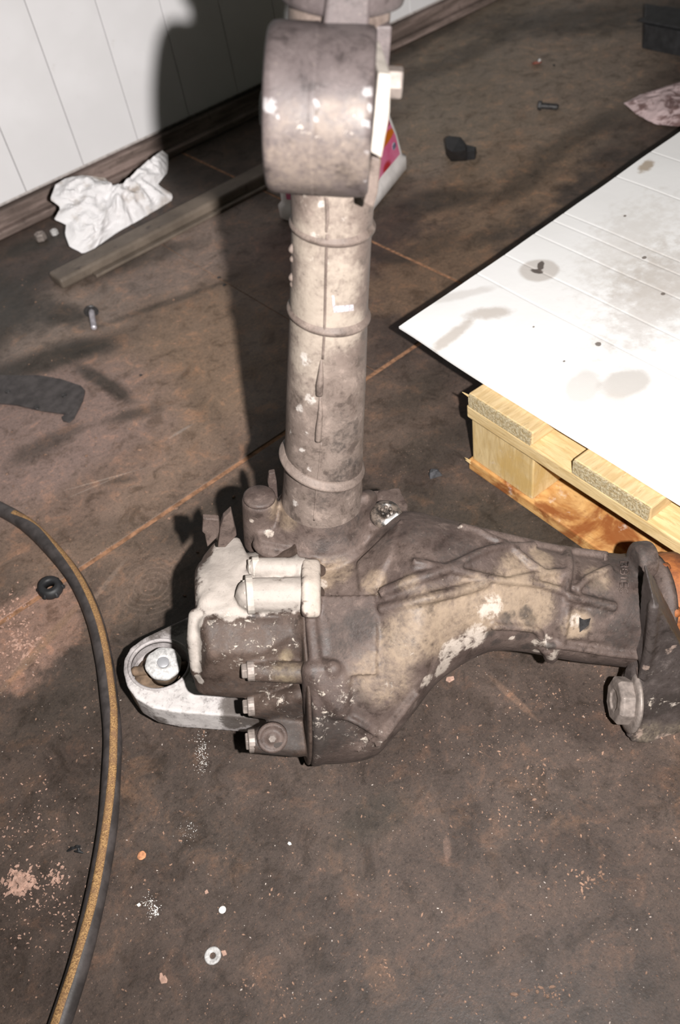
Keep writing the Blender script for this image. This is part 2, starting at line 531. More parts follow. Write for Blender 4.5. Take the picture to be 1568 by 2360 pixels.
def cast_material(name, c0, c1, light=(0.50, 0.455, 0.42), dark=(0.035, 0.028, 0.025), warm=(0.30, 0.245, 0.175), rough=(0.5, 0.8), bump=0.5, spec=0.45):
    n = N(name)
    big = n.noise(14, 5, 0.6, 0.3)
    mid = n.noise(55, 6, 0.7, 0.3)
    fine = n.noise(260, 5, 0.7)
    col = n.mix(n.ss(big, 0.3, 0.7), c0, c1)
    col = n.mix(n.ss(mid, 0.52, 0.72, 0, 0.6), col, tuple(v * 1.7 for v in c1))
    col = n.mix(n.ss(mid, 0.48, 0.32, 0, 0.75), col, tuple(v * 0.42 for v in c0))
    crk = n.ss(n.ma('ABSOLUTE', n.ma('SUBTRACT', n.noise(48, 8, 0.75, 1.2), 0.5)), 0.014, 0.0)
    col = n.mix(n.ma('MULTIPLY', crk, 0.55), col, tuple(v * 0.3 for v in c0))
    n130 = n.noise(130, 6, 0.7, 0.5)
    wob = n.ma('ADD', n.ma('MULTIPLY', n.ma('SUBTRACT', mid, 0.5), 1.1), n.ma('ADD', n.ma('MULTIPLY', n.ma('SUBTRACT', n130, 0.5), 1.3), n.ma('MULTIPLY', n.ma('SUBTRACT', fine, 0.5), 0.9)))
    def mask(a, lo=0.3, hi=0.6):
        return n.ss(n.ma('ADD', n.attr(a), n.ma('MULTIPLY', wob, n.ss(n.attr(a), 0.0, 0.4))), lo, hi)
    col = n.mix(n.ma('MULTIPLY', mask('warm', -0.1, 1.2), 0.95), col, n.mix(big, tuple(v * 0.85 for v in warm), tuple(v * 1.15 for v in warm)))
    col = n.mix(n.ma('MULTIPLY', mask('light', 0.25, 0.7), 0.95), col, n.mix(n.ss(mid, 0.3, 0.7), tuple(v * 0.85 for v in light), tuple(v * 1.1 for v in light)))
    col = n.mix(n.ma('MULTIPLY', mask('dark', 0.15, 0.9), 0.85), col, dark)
    cr = n.ma('MULTIPLY', n.ss(n.noise(120, 6, 0.75, 0.5), 0.56, 0.64), n.ss(n.ma('ADD', n.attr('crust'), n.ma('MULTIPLY', n.ma('SUBTRACT', n.noise(35, 3, 0.5), 0.5), 1.6)), 0.35, 0.6))
    col = n.mix(n.ma('MULTIPLY', cr, 0.9), col, n.mix(n.noise(40), (0.55, 0.47, 0.38), (0.45, 0.40, 0.37)))
    # grit everywhere
    col = n.mix(n.ss(fine, 0.62, 0.78, 0, 0.45), col, (0.40, 0.33, 0.27))
    col = n.mix(n.ss(fine, 0.40, 0.26, 0, 0.5), col, (0.03, 0.024, 0.022))
    h = n.ma('ADD', n.ma('MULTIPLY', mid, 0.5), n.ma('ADD', n.ma('MULTIPLY', fine, 0.35), n.ma('MULTIPLY', cr, 0.35)))
    return n.fin(col, n.ss(mid, 0.3, 0.7, *rough), 0, n.bump(h, bump, 0.0025), spec)
M_cast = cast_material('dirty cast casing', (0.056, 0.038, 0.033), (0.112, 0.081, 0.069), warm=(0.265, 0.198, 0.140), light=(0.42, 0.36, 0.31))
M_cover = cast_material('dirty cast cover', (0.046, 0.030, 0.024), (0.084, 0.057, 0.045), light=(0.36, 0.318, 0.285), warm=(0.2, .155, .1))
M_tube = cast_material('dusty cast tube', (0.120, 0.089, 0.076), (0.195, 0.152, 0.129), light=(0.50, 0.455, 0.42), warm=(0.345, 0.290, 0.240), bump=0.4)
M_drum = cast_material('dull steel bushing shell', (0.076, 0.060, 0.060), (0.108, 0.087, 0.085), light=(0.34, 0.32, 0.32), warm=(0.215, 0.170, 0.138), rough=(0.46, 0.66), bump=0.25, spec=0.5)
M_arm = cast_material('alloy mounting arm', (0.27, 0.245, 0.24), (0.38, 0.35, 0.345), light=(0.50, 0.47, 0.455), dark=(0.05, 0.038, 0.03), bump=0.25)
M_bracket = cast_material('oily black bracket', (0.035, 0.028, 0.027), (0.075, 0.06, 0.056), light=(0.32, 0.24, 0.20), bump=0.5, rough=(0.35, 0.7))
M_bolt = simple('dusty bolt steel', (0.22, 0.185, 0.165), 0.5, 0.2, 0.3, 120)
M_brightsteel = simple('pale scaled steel', (0.46, 0.45, 0.44), 0.6, 0.1, 0.25, 300, 0.5, 500)
M_darksteel = simple('dark oily steel', (0.04, 0.038, 0.038), 0.4, 0.3, 0.4, 150)
M_beige = simple('pale dusty plate', (0.40, 0.36, 0.32), 0.7, 0, 0.2, 80)
n = N('rusty hub')
k_ = n.noise(40, 6, 0.7, 0.4)
col = n.mix(n.ss(k_, 0.3, 0.7), (0.12, 0.035, 0.015), (0.36, 0.12, 0.03))
M_rust = n.fin(col, 0.7, 0, n.bump(n.noise(120, 5), 0.4, 0.002))

diff = empty('axle_differential')
diff.matrix_world = ML
tag(diff, 'large dirty cast metal axle differential with an upright tube, standing on the floor', 'car part')

# ---- upright tube
def tube_pt(yp): 
    # pixel row -> point on the tube axis
    return LYp(745 + (1085 - yp) * 0.0385, yp, 0.0)
prof = []
for yp, hw in ((1250, 118), (1215, 106), (1180, 99), (1145, 95), (1110, 92.5), (1060, 91.5), (1000, 91.5), (900, 92.5), (800, 92.5), (700, 92), (600, 93), (520, 95), (460, 98), (400, 101), (300, 107), (200, 112), (100, 117), (0, 122), (-80, 126)):
    p = tube_pt(yp)
    prof.append((pxr(hw, p) * 0.985, p.z))
pts = spline([Vector((r, 0, z)) for r, z in prof], 170)
bm = bmesh.new()
add_lathe(bm, (0, 0, 0), (0, 0, 1), [(v.x, v.z) for v in pts], 96)
for v in bm.verts:
    a = math.atan2(v.co.y, v.co.x)
    k = 1 + 0.006 * noise.noise(Vector((v.co.x * 30, v.co.y * 30, v.co.z * 14)))
    v.co.x *= k; v.co.y *= k
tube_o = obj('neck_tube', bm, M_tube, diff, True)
tube_b = bvh_of(tube_o.data)
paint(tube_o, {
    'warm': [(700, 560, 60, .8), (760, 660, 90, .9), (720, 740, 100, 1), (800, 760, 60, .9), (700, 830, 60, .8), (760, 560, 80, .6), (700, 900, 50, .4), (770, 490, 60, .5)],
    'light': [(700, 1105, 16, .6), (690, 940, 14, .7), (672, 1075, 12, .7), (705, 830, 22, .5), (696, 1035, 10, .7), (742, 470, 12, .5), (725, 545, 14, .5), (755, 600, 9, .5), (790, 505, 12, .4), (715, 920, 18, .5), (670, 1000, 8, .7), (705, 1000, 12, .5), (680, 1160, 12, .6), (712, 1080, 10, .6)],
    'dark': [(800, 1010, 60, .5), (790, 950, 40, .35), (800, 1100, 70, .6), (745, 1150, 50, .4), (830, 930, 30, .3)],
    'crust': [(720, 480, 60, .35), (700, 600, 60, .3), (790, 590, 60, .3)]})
# raised cast rings
for (x0, y0, x1, y1, rr) in ((667, 513, 866, 516, 1.0), (663, 707, 854, 726, 1.0), (650, 1038, 836, 1084, 0.98)):
    c = LYp((x0 + x1) / 2, (y0 + y1) / 2, 0.0)
    w = (LYp(x1, y1, 0) - LYp(x0, y0, 0))
    d = Vector((-w.z * 0.6, 0, w.x)).normalized()
    R = w.length / 2 * 1.0
    b_ = bmesh.new()
    add_ring(b_, (c.x, 0, c.z), d, [(R - 0.007, -0.006), (R - 0.0028, -0.0042), (R - 0.0010, -0.0024), (R - 0.0001, -0.0008), (R, 0.0004), (R - 0.0006, 0.0016), (R - 0.0022, 0.0032), (R - 0.0032, 0.0056), (R - 0.007, 0.008)], 72)
    obj('ring', b_, M_tube, tube_o, True)
# casting flash running down the front of the tube
for pl, rad in ((((741, 830), (740, 860), (738, 885), (737, 908)), (0.001, 0.0025, 0.0034, 0.003)), (((738, 915), (739, 950), (736, 985), (734, 1014)), (0.001, 0.0022, 0.003, 0.0028)),
                (((754, 540), (752, 600), (750, 680), (748, 760), (744, 828)), (0.0012, 0.0013, 0.0012, 0.0013, 0.0012)), (((741, 1020), (736, 1080), (728, 1150), (724, 1200)), (0.001,) * 4), (((752, 455), (755, 500), (752, 535)), (0.0016, 0.0018, 0.001))):
    q = [lhit(tube_b, x, y, r * (0.55 if r > 0.002 else -0.35))[0] for (x, y), r in zip(pl, rad)]
    b_ = bmesh.new()
    qq = spline(q, 14)
    rr = [float(np.interp(i / 14, np.linspace(0, 1, len(rad)), rad)) for i in range(15)]
    add_sweep(b_, qq, rr, 8)
    obj('casting_seam', b_, M_tube, tube_o, True)
# flakes of old sealant on the left side of the tube
for (x, y, h) in ((668, 575, 18), (671, 597, 12), (668, 640, 16), (671, 655, 12)):
    p = LYp(x + 5, y, -0.004)
    b_ = bmesh.new()
    add_hull_spheres(b_, [(p + Vector((0.001, 0, pxr(h * .5, p))), 0.0022), (p, 0.003), (p - Vector((-0.001, 0, pxr(h * .4, p))), 0.0015)])
    obj('sealant_flake', b_, M_tube, tube_o, True)
# chalk letter L
b_ = bmesh.new()
def decal(bm, bv, quad, off=0.0006, nx=8, ny=3):
    g = []
    for j in range(ny + 1):
        row = []
        for i in range(nx + 1):
            u, v = i / nx, j / ny
            x = (quad[0][0] * (1 - u) + quad[1][0] * u) * (1 - v) + (quad[3][0] * (1 - u) + quad[2][0] * u) * v
            y = (quad[0][1] * (1 - u) + quad[1][1] * u) * (1 - v) + (quad[3][1] * (1 - u) + quad[2][1] * u) * v
            row.append(bm.verts.new(lhit(bv, x, y, off)[0]))
        g.append(row)
    for j in range(ny):
        for i in range(nx):
            bm.faces.new((g[j][i], g[j][i + 1], g[j + 1][i + 1], g[j + 1][i]))
decal(b_, tube_b, ((765, 680), (770, 680), (773, 706), (767, 706)))
decal(b_, tube_b, ((767, 705), (814, 701), (815, 715), (770, 720)))
M_chalk = simple('white chalk', (0.40, 0.37, 0.39), 0.9, 0, 0.4, 300)
o = obj('chalk_mark', b_, M_chalk, tube_o)
tag(o, 'white chalk letter L')

cc = LYp(575, 1432, BY)
CYv, CZv = BY, cc.z
def ch(x, y, R): return cylhit(x, y, R, CYv, CZv)
# ---- gear case with the trumpet arm (one casting fused from lumps)
secs = ((700, 1752, 1275), (760, 1752, 1270), (830, 1738, 1245), (870, 1700, 1215), (920, 1642, 1184), (970, 1582, 1178), (1020, 1545, 1190), (1080, 1512, 1205), (1130, 1499, 1219), (1200, 1503, 1240), (1300, 1522, 1262), (1400, 1534, 1272), (1452, 1541, 1277))
bm = bmesh.new()
cen = []
for x, b, t in secs:
    yb = float(np.interp(x, (830, 980, 1460), (-0.090, -0.074, -0.10)))
    c = LYp(x, (b + t) / 2, yb)
    cen.append((Vector((c.x, yb, c.z)), Vector((pxr((b - t) / 2, c), 0, 0))))
cs = [(a, r.x) for a, r in zip(spline([q[0] for q in cen], 60), spline([q[1] for q in cen], 60))]
rings = []
NS = 48
for i, c in enumerate(cs):
    rings.append([bm.verts.new((c[0].x, c[0].y + c[1] * math.cos(2 * math.pi * k / NS), c[0].z + c[1] * math.sin(2 * math.pi * k / NS))) for k in range(NS)])
for a, b in zip(rings, rings[1:]):
    for k in range(NS):
        bm.faces.new((a[k], a[(k + 1) % NS], b[(k + 1) % NS], b[k]))
bm.faces.new(rings[0][::-1]); bm.faces.new(rings[-1])
bell = bvh_bm(bm)
def surf(x, y, off=0.0):
    h, nn = lhit(bell, x, y, off)
    return h
def rib(bm, pl, r=0.004, off=0.0, n=16, bv=bell):
    q = [lhit(bv, x, y, off)[0] for x, y in pl]
    q = [p for p in q if p is not None]
    add_sweep(bm, spline(q, n), r, 8)
def pad(bm, poly, rise, sink=0.02):
    pts = []
    for x, y in poly:
        h, nn = lhit(bell, x, y)
        if h is None: continue
        pts += [h + nn * rise, h - nn * sink]
    add_hull(bm, pts)
# flange under the tube with two bosses
ZF = LYp(598, 1200, 0.0).z
lb = LYp(598, 1146, 0.0)
rb = surf(886, 1195) + Vector((0, -0.006, 0.012))
pts = []
for x, y in ((600, 1272), (640, 1282), (690, 1290), (745, 1294), (800, 1284), (850, 1262), (900, 1240), (930, 1222), (940, 1190), (920, 1150)):
    p = LZp(x, y, ZF - 0.012)
    pts += [p, p + Vector((0, 0.004, 0.014)), Vector((p.x, 0.03, p.z - 0.06))]
pts += [lb + Vector((-0.017, 0, -0.045)), lb + Vector((-0.01, 0.02, -0.03)), rb + Vector((0.018, 0.02, -0.03))]
add_hull(bm, pts)
add_lathe(bm, (lb.x, 0, 0), (0, 0, 1), [(0.0185, lb.z - 0.07), (0.0182, lb.z - 0.004), (0.016, lb.z)], 28)
add_lathe(bm, (rb.x, rb.y, 0), (0, 0, 1), [(0.030, rb.z - 0.08), (0.0205, rb.z - 0.03), (0.0185, rb.z - 0.004)], 28)
add_sweep(bm, spline([LZp(x, y, ZF - 0.010) for x, y in ((592, 1250), (612, 1272), (680, 1289), (745, 1295), (800, 1287), (860, 1263), (928, 1228))], 24), 0.0062, 8)
# cone fillet tube -> flange
tz = ZF + 0.0
add_lathe(bm, (0, 0, 0), (0, 0, 1), [(0.060, tz - 0.03), (0.054, tz), (0.046, tz + 0.014), (0.041, tz + 0.03), (0.036, tz + 0.04)], 48)
# lug on the tube foot, right
pl_ = LYp(838, 1150, -0.012)
add_hull_spheres(bm, [(pl_, 0.008), (pl_ + Vector((-0.022, 0.0, -0.014)), 0.004), (pl_ + Vector((0.008, 0.012, -0.012)), 0.01), (pl_ + Vector((0.0, 0.012, -0.03)), 0.012)])
# ribs and edges of the arm
for pl, r, off in ((((951, 1296), (1031, 1313), (1092, 1326), (1157, 1339), (1232, 1346), (1303, 1366)), 0.0042, 0.001), (((1041, 1306), (1112, 1273), (1162, 1263), (1232, 1261), (1303, 1263)), 0.0042, 0.001),
                   (((1092, 1222), (1132, 1243), (1182, 1268), (1217, 1296), (1252, 1321)), 0.004, 0.001), (((1061, 1216), (1192, 1246), (1283, 1266), (1400, 1282)), 0.0045, 0.0),
                   (((1172, 1339), (1247, 1324), (1303, 1319)), 0.0038, 0.001), (((1303, 1268), (1310, 1296), (1308, 1331), (1298, 1366)), 0.0045, 0.001),
                   (((1325, 1361), (1353, 1336), (1408, 1311)), 0.0042, 0.001), (((1303, 1374), (1358, 1386), (1418, 1399)), 0.0055, 0.001), (((1252, 1479), (1333, 1489), (1393, 1499), (1479, 1509)), 0.004, 0.002),
                   (((1132, 1440), (1197, 1443), (1237, 1451), (1247, 1470)), 0.004, 0.002), (((1308, 1395), (1302, 1440), (1295, 1475)), 0.0035, 0.0), (((880, 1369), (935, 1345), (991, 1326), (1060, 1302)), 0.006, 0.0),
                   (((875, 1406), (981, 1381), (1082, 1356), (1122, 1341)), 0.0055, 0.0), (((1258, 1488), (1268, 1500), (1270, 1512)), 0.008, 0.0),
                   (((960, 1590), (925, 1635), (890, 1682), (868, 1710)), 0.004, 0.002), (((720, 1640), (800, 1652), (870, 1690)), 0.003, 0.001)):
    rib(bm, pl, r, off + 0.0012)
pad(bm, ((722, 1378), (868, 1374), (871, 1470), (868, 1552), (722, 1560)), 0.005)
add_hull_spheres(bm, [(surf(x, y, -0.002), 0.012) for x, y in ((722, 1546), (778, 1546), (784, 1565), (782, 1632), (722, 1640))])
add_hull_spheres(bm, [(surf(766, 1540, 0.006), 0.009), (surf(766, 1545, -0.01), 0.009)])
pad(bm, ((825, 1300), (900, 1290), (930, 1200), (870, 1360), (830, 1365)), 0.004)
pad(bm, ((1315, 1405), (1395, 1412), (1390, 1478), (1305, 1470)), 0.002)
# lower box of the case
pad(bm, ((710, 1655), (860, 1690), (830, 1725), (710, 1735)), 0.006)
add_hull_spheres(bm, [(ch(x, y, R), 0.005) for x, y, R in ((706, 1300, .088), (728, 1300, .085), (706, 1345, .098), (728, 1345, .094), (706, 1412, .098), (728, 1412, .094), (718, 1300, .05), (718, 1410, .05))])
# joint flange towards the cover
sx = cylhit(715, 1500, cs[0][1], cs[0][0].y, cs[0][0].z).x
SY, SZ, SR = cs[0][0].y, cs[0][0].z, cs[0][1]
add_lathe(bm, (sx - 0.002, SY, SZ), (1, 0, 0), [(SR, 0), (SR + 0.003, 0.003), (SR + 0.003, 0.010), (SR - 0.003, 0.014)], 64)
# arm end collar
ce = LYp(1447, 1408, -0.10)
add_lathe(bm, (ce.x, -0.10, ce.z), (1, 0, 0), [(0.058, -0.012), (0.062, -0.004), (0.063, 0.004), (0.058, 0.008)], 48)
kp = LYp(1476, 1290, -0.085)
add_lathe(bm, kp, (1, 0, 0), [(0.016, -0.008), (0.0195, -0.004), (0.0195, 0.010), (0.017, 0.013)], 28)
case_o = link('gear_case', remesh(bm, 0.0020, 3), M_cast, diff, True)
case_b = bvh_of(case_o.data)
paint(case_o, {
    'warm': [(1000, 1440, 90, .8), (1100, 1400, 80, .9), (1180, 1370, 70, .9), (930, 1480, 70, .7), (880, 1560, 80, .5), (1230, 1400, 60, .9), (1190, 1310, 45, .7), (1260, 1330, 40, .7), (1330, 1440, 40, 1), (1380, 1330, 40, .5), (1250, 1285, 35, .8), (860, 1340, 35, .6), (780, 1320, 40, .6), (660, 1180, 45, .7), (740, 1330, 45, .8), (940, 1340, 30, .5)],
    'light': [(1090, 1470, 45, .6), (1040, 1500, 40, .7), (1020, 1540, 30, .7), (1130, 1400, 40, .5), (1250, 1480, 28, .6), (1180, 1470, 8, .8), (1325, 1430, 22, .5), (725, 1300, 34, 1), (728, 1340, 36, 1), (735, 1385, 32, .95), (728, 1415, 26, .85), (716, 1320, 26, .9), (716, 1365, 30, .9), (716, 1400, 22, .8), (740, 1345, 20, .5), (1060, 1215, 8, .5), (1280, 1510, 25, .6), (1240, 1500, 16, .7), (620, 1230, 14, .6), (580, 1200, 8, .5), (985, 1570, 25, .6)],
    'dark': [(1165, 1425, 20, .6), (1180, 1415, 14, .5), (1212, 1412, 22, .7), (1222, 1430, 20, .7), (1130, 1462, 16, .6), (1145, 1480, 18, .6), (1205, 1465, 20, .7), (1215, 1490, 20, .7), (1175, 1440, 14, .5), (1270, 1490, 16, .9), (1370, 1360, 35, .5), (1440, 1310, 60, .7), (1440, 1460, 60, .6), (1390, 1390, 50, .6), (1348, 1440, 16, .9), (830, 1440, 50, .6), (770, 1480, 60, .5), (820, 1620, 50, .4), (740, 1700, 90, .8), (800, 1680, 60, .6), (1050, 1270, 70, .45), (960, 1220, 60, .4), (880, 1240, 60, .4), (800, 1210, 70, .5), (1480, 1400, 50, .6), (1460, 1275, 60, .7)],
    'crust': [(840, 1710, 70, .6), (740, 1660, 70, .7), (780, 1600, 60, .5), (740, 1560, 40, .5), (930, 1520, 70, .3), (970, 1420, 60, .3), (880, 1600, 60, .35), (720, 1740, 40, .6)]})
# cast-in characters on the arm (worn)
b_ = bmesh.new()
def glyph(strokes, ox, oy, sx_, sy_):
    for s in strokes:
        q = [lhit(case_b, ox + y * sx_, oy + x * sy_, 0.0004)[0] for x, y in s]
        if any(v is None for v in q): continue
        add_sweep(b_, q, 0.0009, 6)
O_ = ((0, .2), (.2, 0), (.8, 0), (1, .2), (1, .8), (.8, 1), (.2, 1), (0, .8), (0, .2))
for i, g in enumerate(((((0, 1), (0, 0), (1, 0), (1, .45), (.5, .5)), ((1, .5), (1, 1), (0, 1))), (O_, ((0, .5), (1, .5))), (((.5, 0), (.5, 1)),), (((.5, 0), (.5, 1)),), (((1, 1), (0, 1), (0, .5), (1, .5), (1, 0), (0, 0)),), (((1, .1), (.5, 0), (0, .3), (0, .7), (.5, 1), (1, .9)),))):
    glyph(g, 1430, (1296, 1313, 1327, 1334, 1344, 1356)[i], 18, 11)
for i in range(2):
    glyph((((0, 0), (0, 1)), ((.5, 0), (.5, 1)), ((1, 0), (1, 1))), 1392, 1278 + 8 * i, 10, 5)
obj('cast_lettering', b_, M_cast, case_o, True)
# triangular casting mark
q = [lhit(case_b, x, y, 0.0006)[0] for x, y in ((1335, 1422), (1346, 1428), (1361, 1424), (1356, 1440), (1336, 1456))]
b_ = bmesh.new()
add_prism(b_, q, (0, -0.0006, 0.0003))
obj('cast_mark', b_, M_darksteel, case_o)

# ---- left cover (one casting fused from lumps)
bm = bmesh.new()
x7 = sx - 0.002
def xr(x, y=1440, R=0.08): return ch(x, y, R).x
add_lathe(bm, (0, CYv, CZv), (1, 0, 0), [(0.03, xr(446)), (0.058, xr(450)), (0.066, xr(462)), (0.07, xr(500)), (0.074, xr(640)), (0.084, xr(690)), (0.09, x7)], 56)
add_lathe(bm, (0, SY, SZ), (1, 0, 0), [(SR - 0.006, xr(692)), (SR + 0.001, xr(695)), (SR + 0.001, x7)], 64)
def lump(*balls):
    add_hull_spheres(bm, [(ch(x, y, R), r) for x, y, R, r in balls])
lump((482, 1442, .066, .012), (676, 1446, .068, .012), (476, 1575, .064, .012), (560, 1582, .067, .012), (676, 1570, .070, .012), (600, 1500, .082, .006), (490, 1500, .078, .006))   # dark belly
lump((582, 1371, .078, .0175), (690, 1371, .079, .018), (730, 1376, .060, .012))                                   # thick bolt boss
lump((592, 1308, .078, .0105), (700, 1310, .080, .0115), (735, 1316, .065, .008))                                    # thin bolt boss
lump((586, 1546, .086, .0105), (720, 1552, .092, .011))
lump((588, 1628, .088, .0115), (700, 1640, .092, .014), (690, 1600, .09, .01))
lump((590, 1708, .10, .012), (690, 1716, .11, .013), (640, 1690, .10, .015), (690, 1660, .10, .01))
lump((450, 1418, .062, .007), (444, 1470, .062, .006), (452, 1545, .06, .006), (470, 1585, .058, .006))   # rim at the left end
lump((450, 1418, .062, .007), (520, 1405, .068, .006), (690, 1400, .074, .006), (560, 1420, .066, .008))
lump((545, 1248, .07, .005), (500, 1262, .066, .006), (478, 1290, .064, .006), (474, 1390, .064, .008), (560, 1400, .066, .008), (566, 1300, .07, .006))   # shield
lump((478, 1345, .06, .006), (468, 1358, .055, .005), (470, 1385, .058, .006))
cover_o = link('case_cover', remesh(bm, 0.0019, 4), M_cover, diff, True)
cover_b = bvh_of(cover_o.data)
paint(cover_o, {
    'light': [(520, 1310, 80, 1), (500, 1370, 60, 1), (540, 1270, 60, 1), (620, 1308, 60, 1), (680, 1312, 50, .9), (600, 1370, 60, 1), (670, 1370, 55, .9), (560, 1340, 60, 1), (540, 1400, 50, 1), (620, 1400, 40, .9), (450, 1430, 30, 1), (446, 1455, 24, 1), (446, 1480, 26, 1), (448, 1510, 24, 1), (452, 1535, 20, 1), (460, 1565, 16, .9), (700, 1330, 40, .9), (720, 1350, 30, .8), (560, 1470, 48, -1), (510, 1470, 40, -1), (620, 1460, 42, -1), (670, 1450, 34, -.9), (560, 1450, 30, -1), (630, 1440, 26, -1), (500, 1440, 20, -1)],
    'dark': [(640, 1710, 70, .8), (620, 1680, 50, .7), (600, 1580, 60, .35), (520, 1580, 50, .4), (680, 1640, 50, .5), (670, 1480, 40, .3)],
    'warm': [(660, 1550, 40, .4), (660, 1510, 20, .6), (640, 1320, 60, .3)],
    'crust': [(560, 1500, 110, .8), (500, 1480, 60, .8), (640, 1470, 70, .8), (640, 1590, 60, .7), (690, 1650, 40, .6), (640, 1395, 40, .5), (600, 1540, 50, .5), (480, 1540, 40, .4)]})
# hex bolts on the cover (heads point left)
def hexbolt(x, y, R, rad, ln, parent, mat=M_bolt, name='bolt'):
    p = ch(x, y, R)
    b_ = bmesh.new()
    add_lathe(b_, p, (-1, 0, 0), [(rad * 0.95, 0), (rad, ln * 0.15), (rad, ln * 0.85), (rad * 0.85, ln)], 6)
    add_lathe(b_, p, (-1, 0, 0), [(rad * 1.25, -0.006), (rad * 1.25, 0.0005), (rad * 1.1, 0.0012)], 20)
    return obj(name, b_, mat, parent, bevel=0.0005)
for x, y, R, rad, ln in ((584, 1307, .078, .0085, .005), (570, 1371, .078, .0155, .004), (572, 1546, .087, .008, .0065), (573, 1628, .088, .008, .006), (575, 1708, .10, .0095, .004)):
    hexbolt(x, y, R, rad, ln, cover_o, M_beige if y < 1400 else M_bolt)
# round plug at the bottom
p, nn = lhit(cover_b, 628, 1700, 0.0)
dn = (nn + Vector((0, -0.5, 0.2))).normalized()
b_ = bmesh.new()
add_lathe(b_, p, dn, [(0.0155, -0.004), (0.0155, 0.002), (0.0125, 0.003), (0.0115, 0.0012), (0.006, 0.001), (0.0055, 0.003), (0.001, 0.003)], 28)
pl_o = obj('drain_plug', b_, M_cast, cover_o, True)
b_ = bmesh.new()
add_lathe(b_, p + dn * 0.002, dn, [(0.0042, 0), (0.0042, 0.0022), (0.0035, 0.003)], 6)
obj('plug_socket', b_, M_bolt, cover_o)
# tabs sticking up at the back of the cover
b_ = bmesh.new()
q = [LYp(x, y, -0.03) for x, y in ((468, 1195), (505, 1198), (507, 1226), (500, 1240), (478, 1262), (472, 1232), (466, 1226))]
add_prism(b_, q, (0, 0.007, 0))
obj('tab', b_, M_cast, cover_o, bevel=0.0012)
b_ = bmesh.new()
q = [LYp(x, y, -0.035) for x, y in ((515, 1195), (533, 1178), (546, 1235), (520, 1262), (502, 1262), (508, 1215))]
add_prism(b_, q, (0, 0.008, 0))
obj('tab', b_, M_cast, cover_o, bevel=0.0012)
b_ = bmesh.new()
q = [LYp(x, y, 0.012) for x, y in ((620, 1092), (634, 1089), (638, 1110), (641, 1150), (626, 1152), (617, 1112))]
add_prism(b_, q, (0, 0.006, 0))
obj('tab', b_, M_cast, case_o, bevel=0.001)

# boss caps / bolt on the flange
b_ = bmesh.new()
add_lathe(b_, (lb.x, 0, lb.z), (0, 0, 1), [(0.0165, -0.002), (0.0165, 0.0015), (0.0145, 0.003), (0.001, 0.0032)], 32)
obj('boss_cap', b_, M_cast, case_o, True)
b_ = bmesh.new()
d = (CL - rb).normalized() * 0.35 + Vector((0.05, 0, 1)); d.normalize()
add_lathe(b_, rb, d, [(0.0172, -0.008), (0.0172, 0.0), (0.0155, 0.004), (0.011, 0.0062), (0.0095, 0.0066), (0.0088, 0.0045), (0.001, 0.0042)], 36)
n = N('half cleaned bolt')
col = n.mix(n.ss(n.noise(150, 5, .7), .4, .6), (0.03, 0.025, 0.022), (0.14, 0.11, 0.09))
q = rb + Vector((0.008, -0.014, 0.002))
col = n.mix(n.spot(q, (.011, .009, .012), 0, .4, .25, 90), col, (0.62, 0.6, 0.58))
M_halfbolt = n.fin(col, .4, .1, n.bump(n.noise(200), .4, .001))
fb = obj('flange_bolt', b_, M_halfbolt, case_o, True)
b_ = bmesh.new()
for k in range(6):
    a = k * math.pi / 3
    x_, y_, _ = frame(d)
    add_lathe(b_, rb + d * 0.004 + (x_ * math.cos(a) + y_ * math.sin(a)) * 0.005, d, [(0.002, 0), (0.002, 0.0035), (0.0014, 0.0042)], 8)
obj('socket_star', b_, M_halfbolt, case_o, True)

# ---- left mounting arm with its bushing
ZA = LYp(430, 1640, -0.12).z
ZA = 0.048
top = ((283, 1545), (285, 1520), (300, 1492), (330, 1470), (380, 1446), (426, 1424), (520, 1380), (640, 1420), (640, 1662), (560, 1652), (480, 1646), (400, 1640), (350, 1630), (312, 1608), (292, 1580))
pts = [LZp(x, y, ZA) for x, y in top]
bm = bmesh.new()
add_prism(bm, pts, (0.004, 0.003, -0.040))
# recess around the bushing
cb = LZp(368, 1530, ZA)
arm_me = remesh(bm, 0.0018, 5)
arm_o = link('mounting_arm', arm_me, M_arm, diff, True)
# cut the round pocket
pk = bmesh.new()
rpx = pxr(69, cb)
add_lathe(pk, cb + Vector((0, 0, -0.024)), (0, 0, 1), [(rpx * 0.93, 0), (rpx, 0.004), (rpx, 0.04)], 40)
cut = obj('cutter', pk, None)
cut.matrix_world = ML
bo = arm_o.modifiers.new('pocket', 'BOOLEAN')
bo.operation = 'DIFFERENCE'
bo.object = cut
bo.solver = 'EXACT'
bpy.context.view_layer.update()
ev = arm_o.evaluated_get(bpy.context.evaluated_depsgraph_get())
me2 = bpy.data.meshes.new_from_object(ev)
arm_o.modifiers.clear()
arm_o.data = me2
bpy.data.objects.remove(cut)
paint(arm_o, {'light': [(400, 1640, 90, .7), (480, 1660, 60, .8), (320, 1600, 50, .6), (440, 1600, 50, .7)],
              'dark': [(545, 1625, 44, 1), (545, 1660, 44, 1), (545, 1695, 44, 1), (535, 1640, 26, 1), (535, 1670, 26, 1), (530, 1695, 24, 1), (560, 1640, 34, 1), (560, 1690, 30, 1), (600, 1650, 60, 1), (370, 1660, 22, .7), (345, 1655, 18, .5), (400, 1440, 40, .8), (360, 1462, 28, .7), (330, 1480, 16, .5)],
              'crust': [(540, 1660, 40, .5)]})
b_ = bmesh.new()
add_ring(b_, cb, (0, 0, 1), [(rpx - 0.002, -0.004), (rpx + 0.0012, -0.004), (rpx + 0.002, 0.0), (rpx + 0.0005, 0.0014), (rpx - 0.0018, 0.0006)], 48)
obj('pocket_rim', b_, M_arm, arm_o, True)
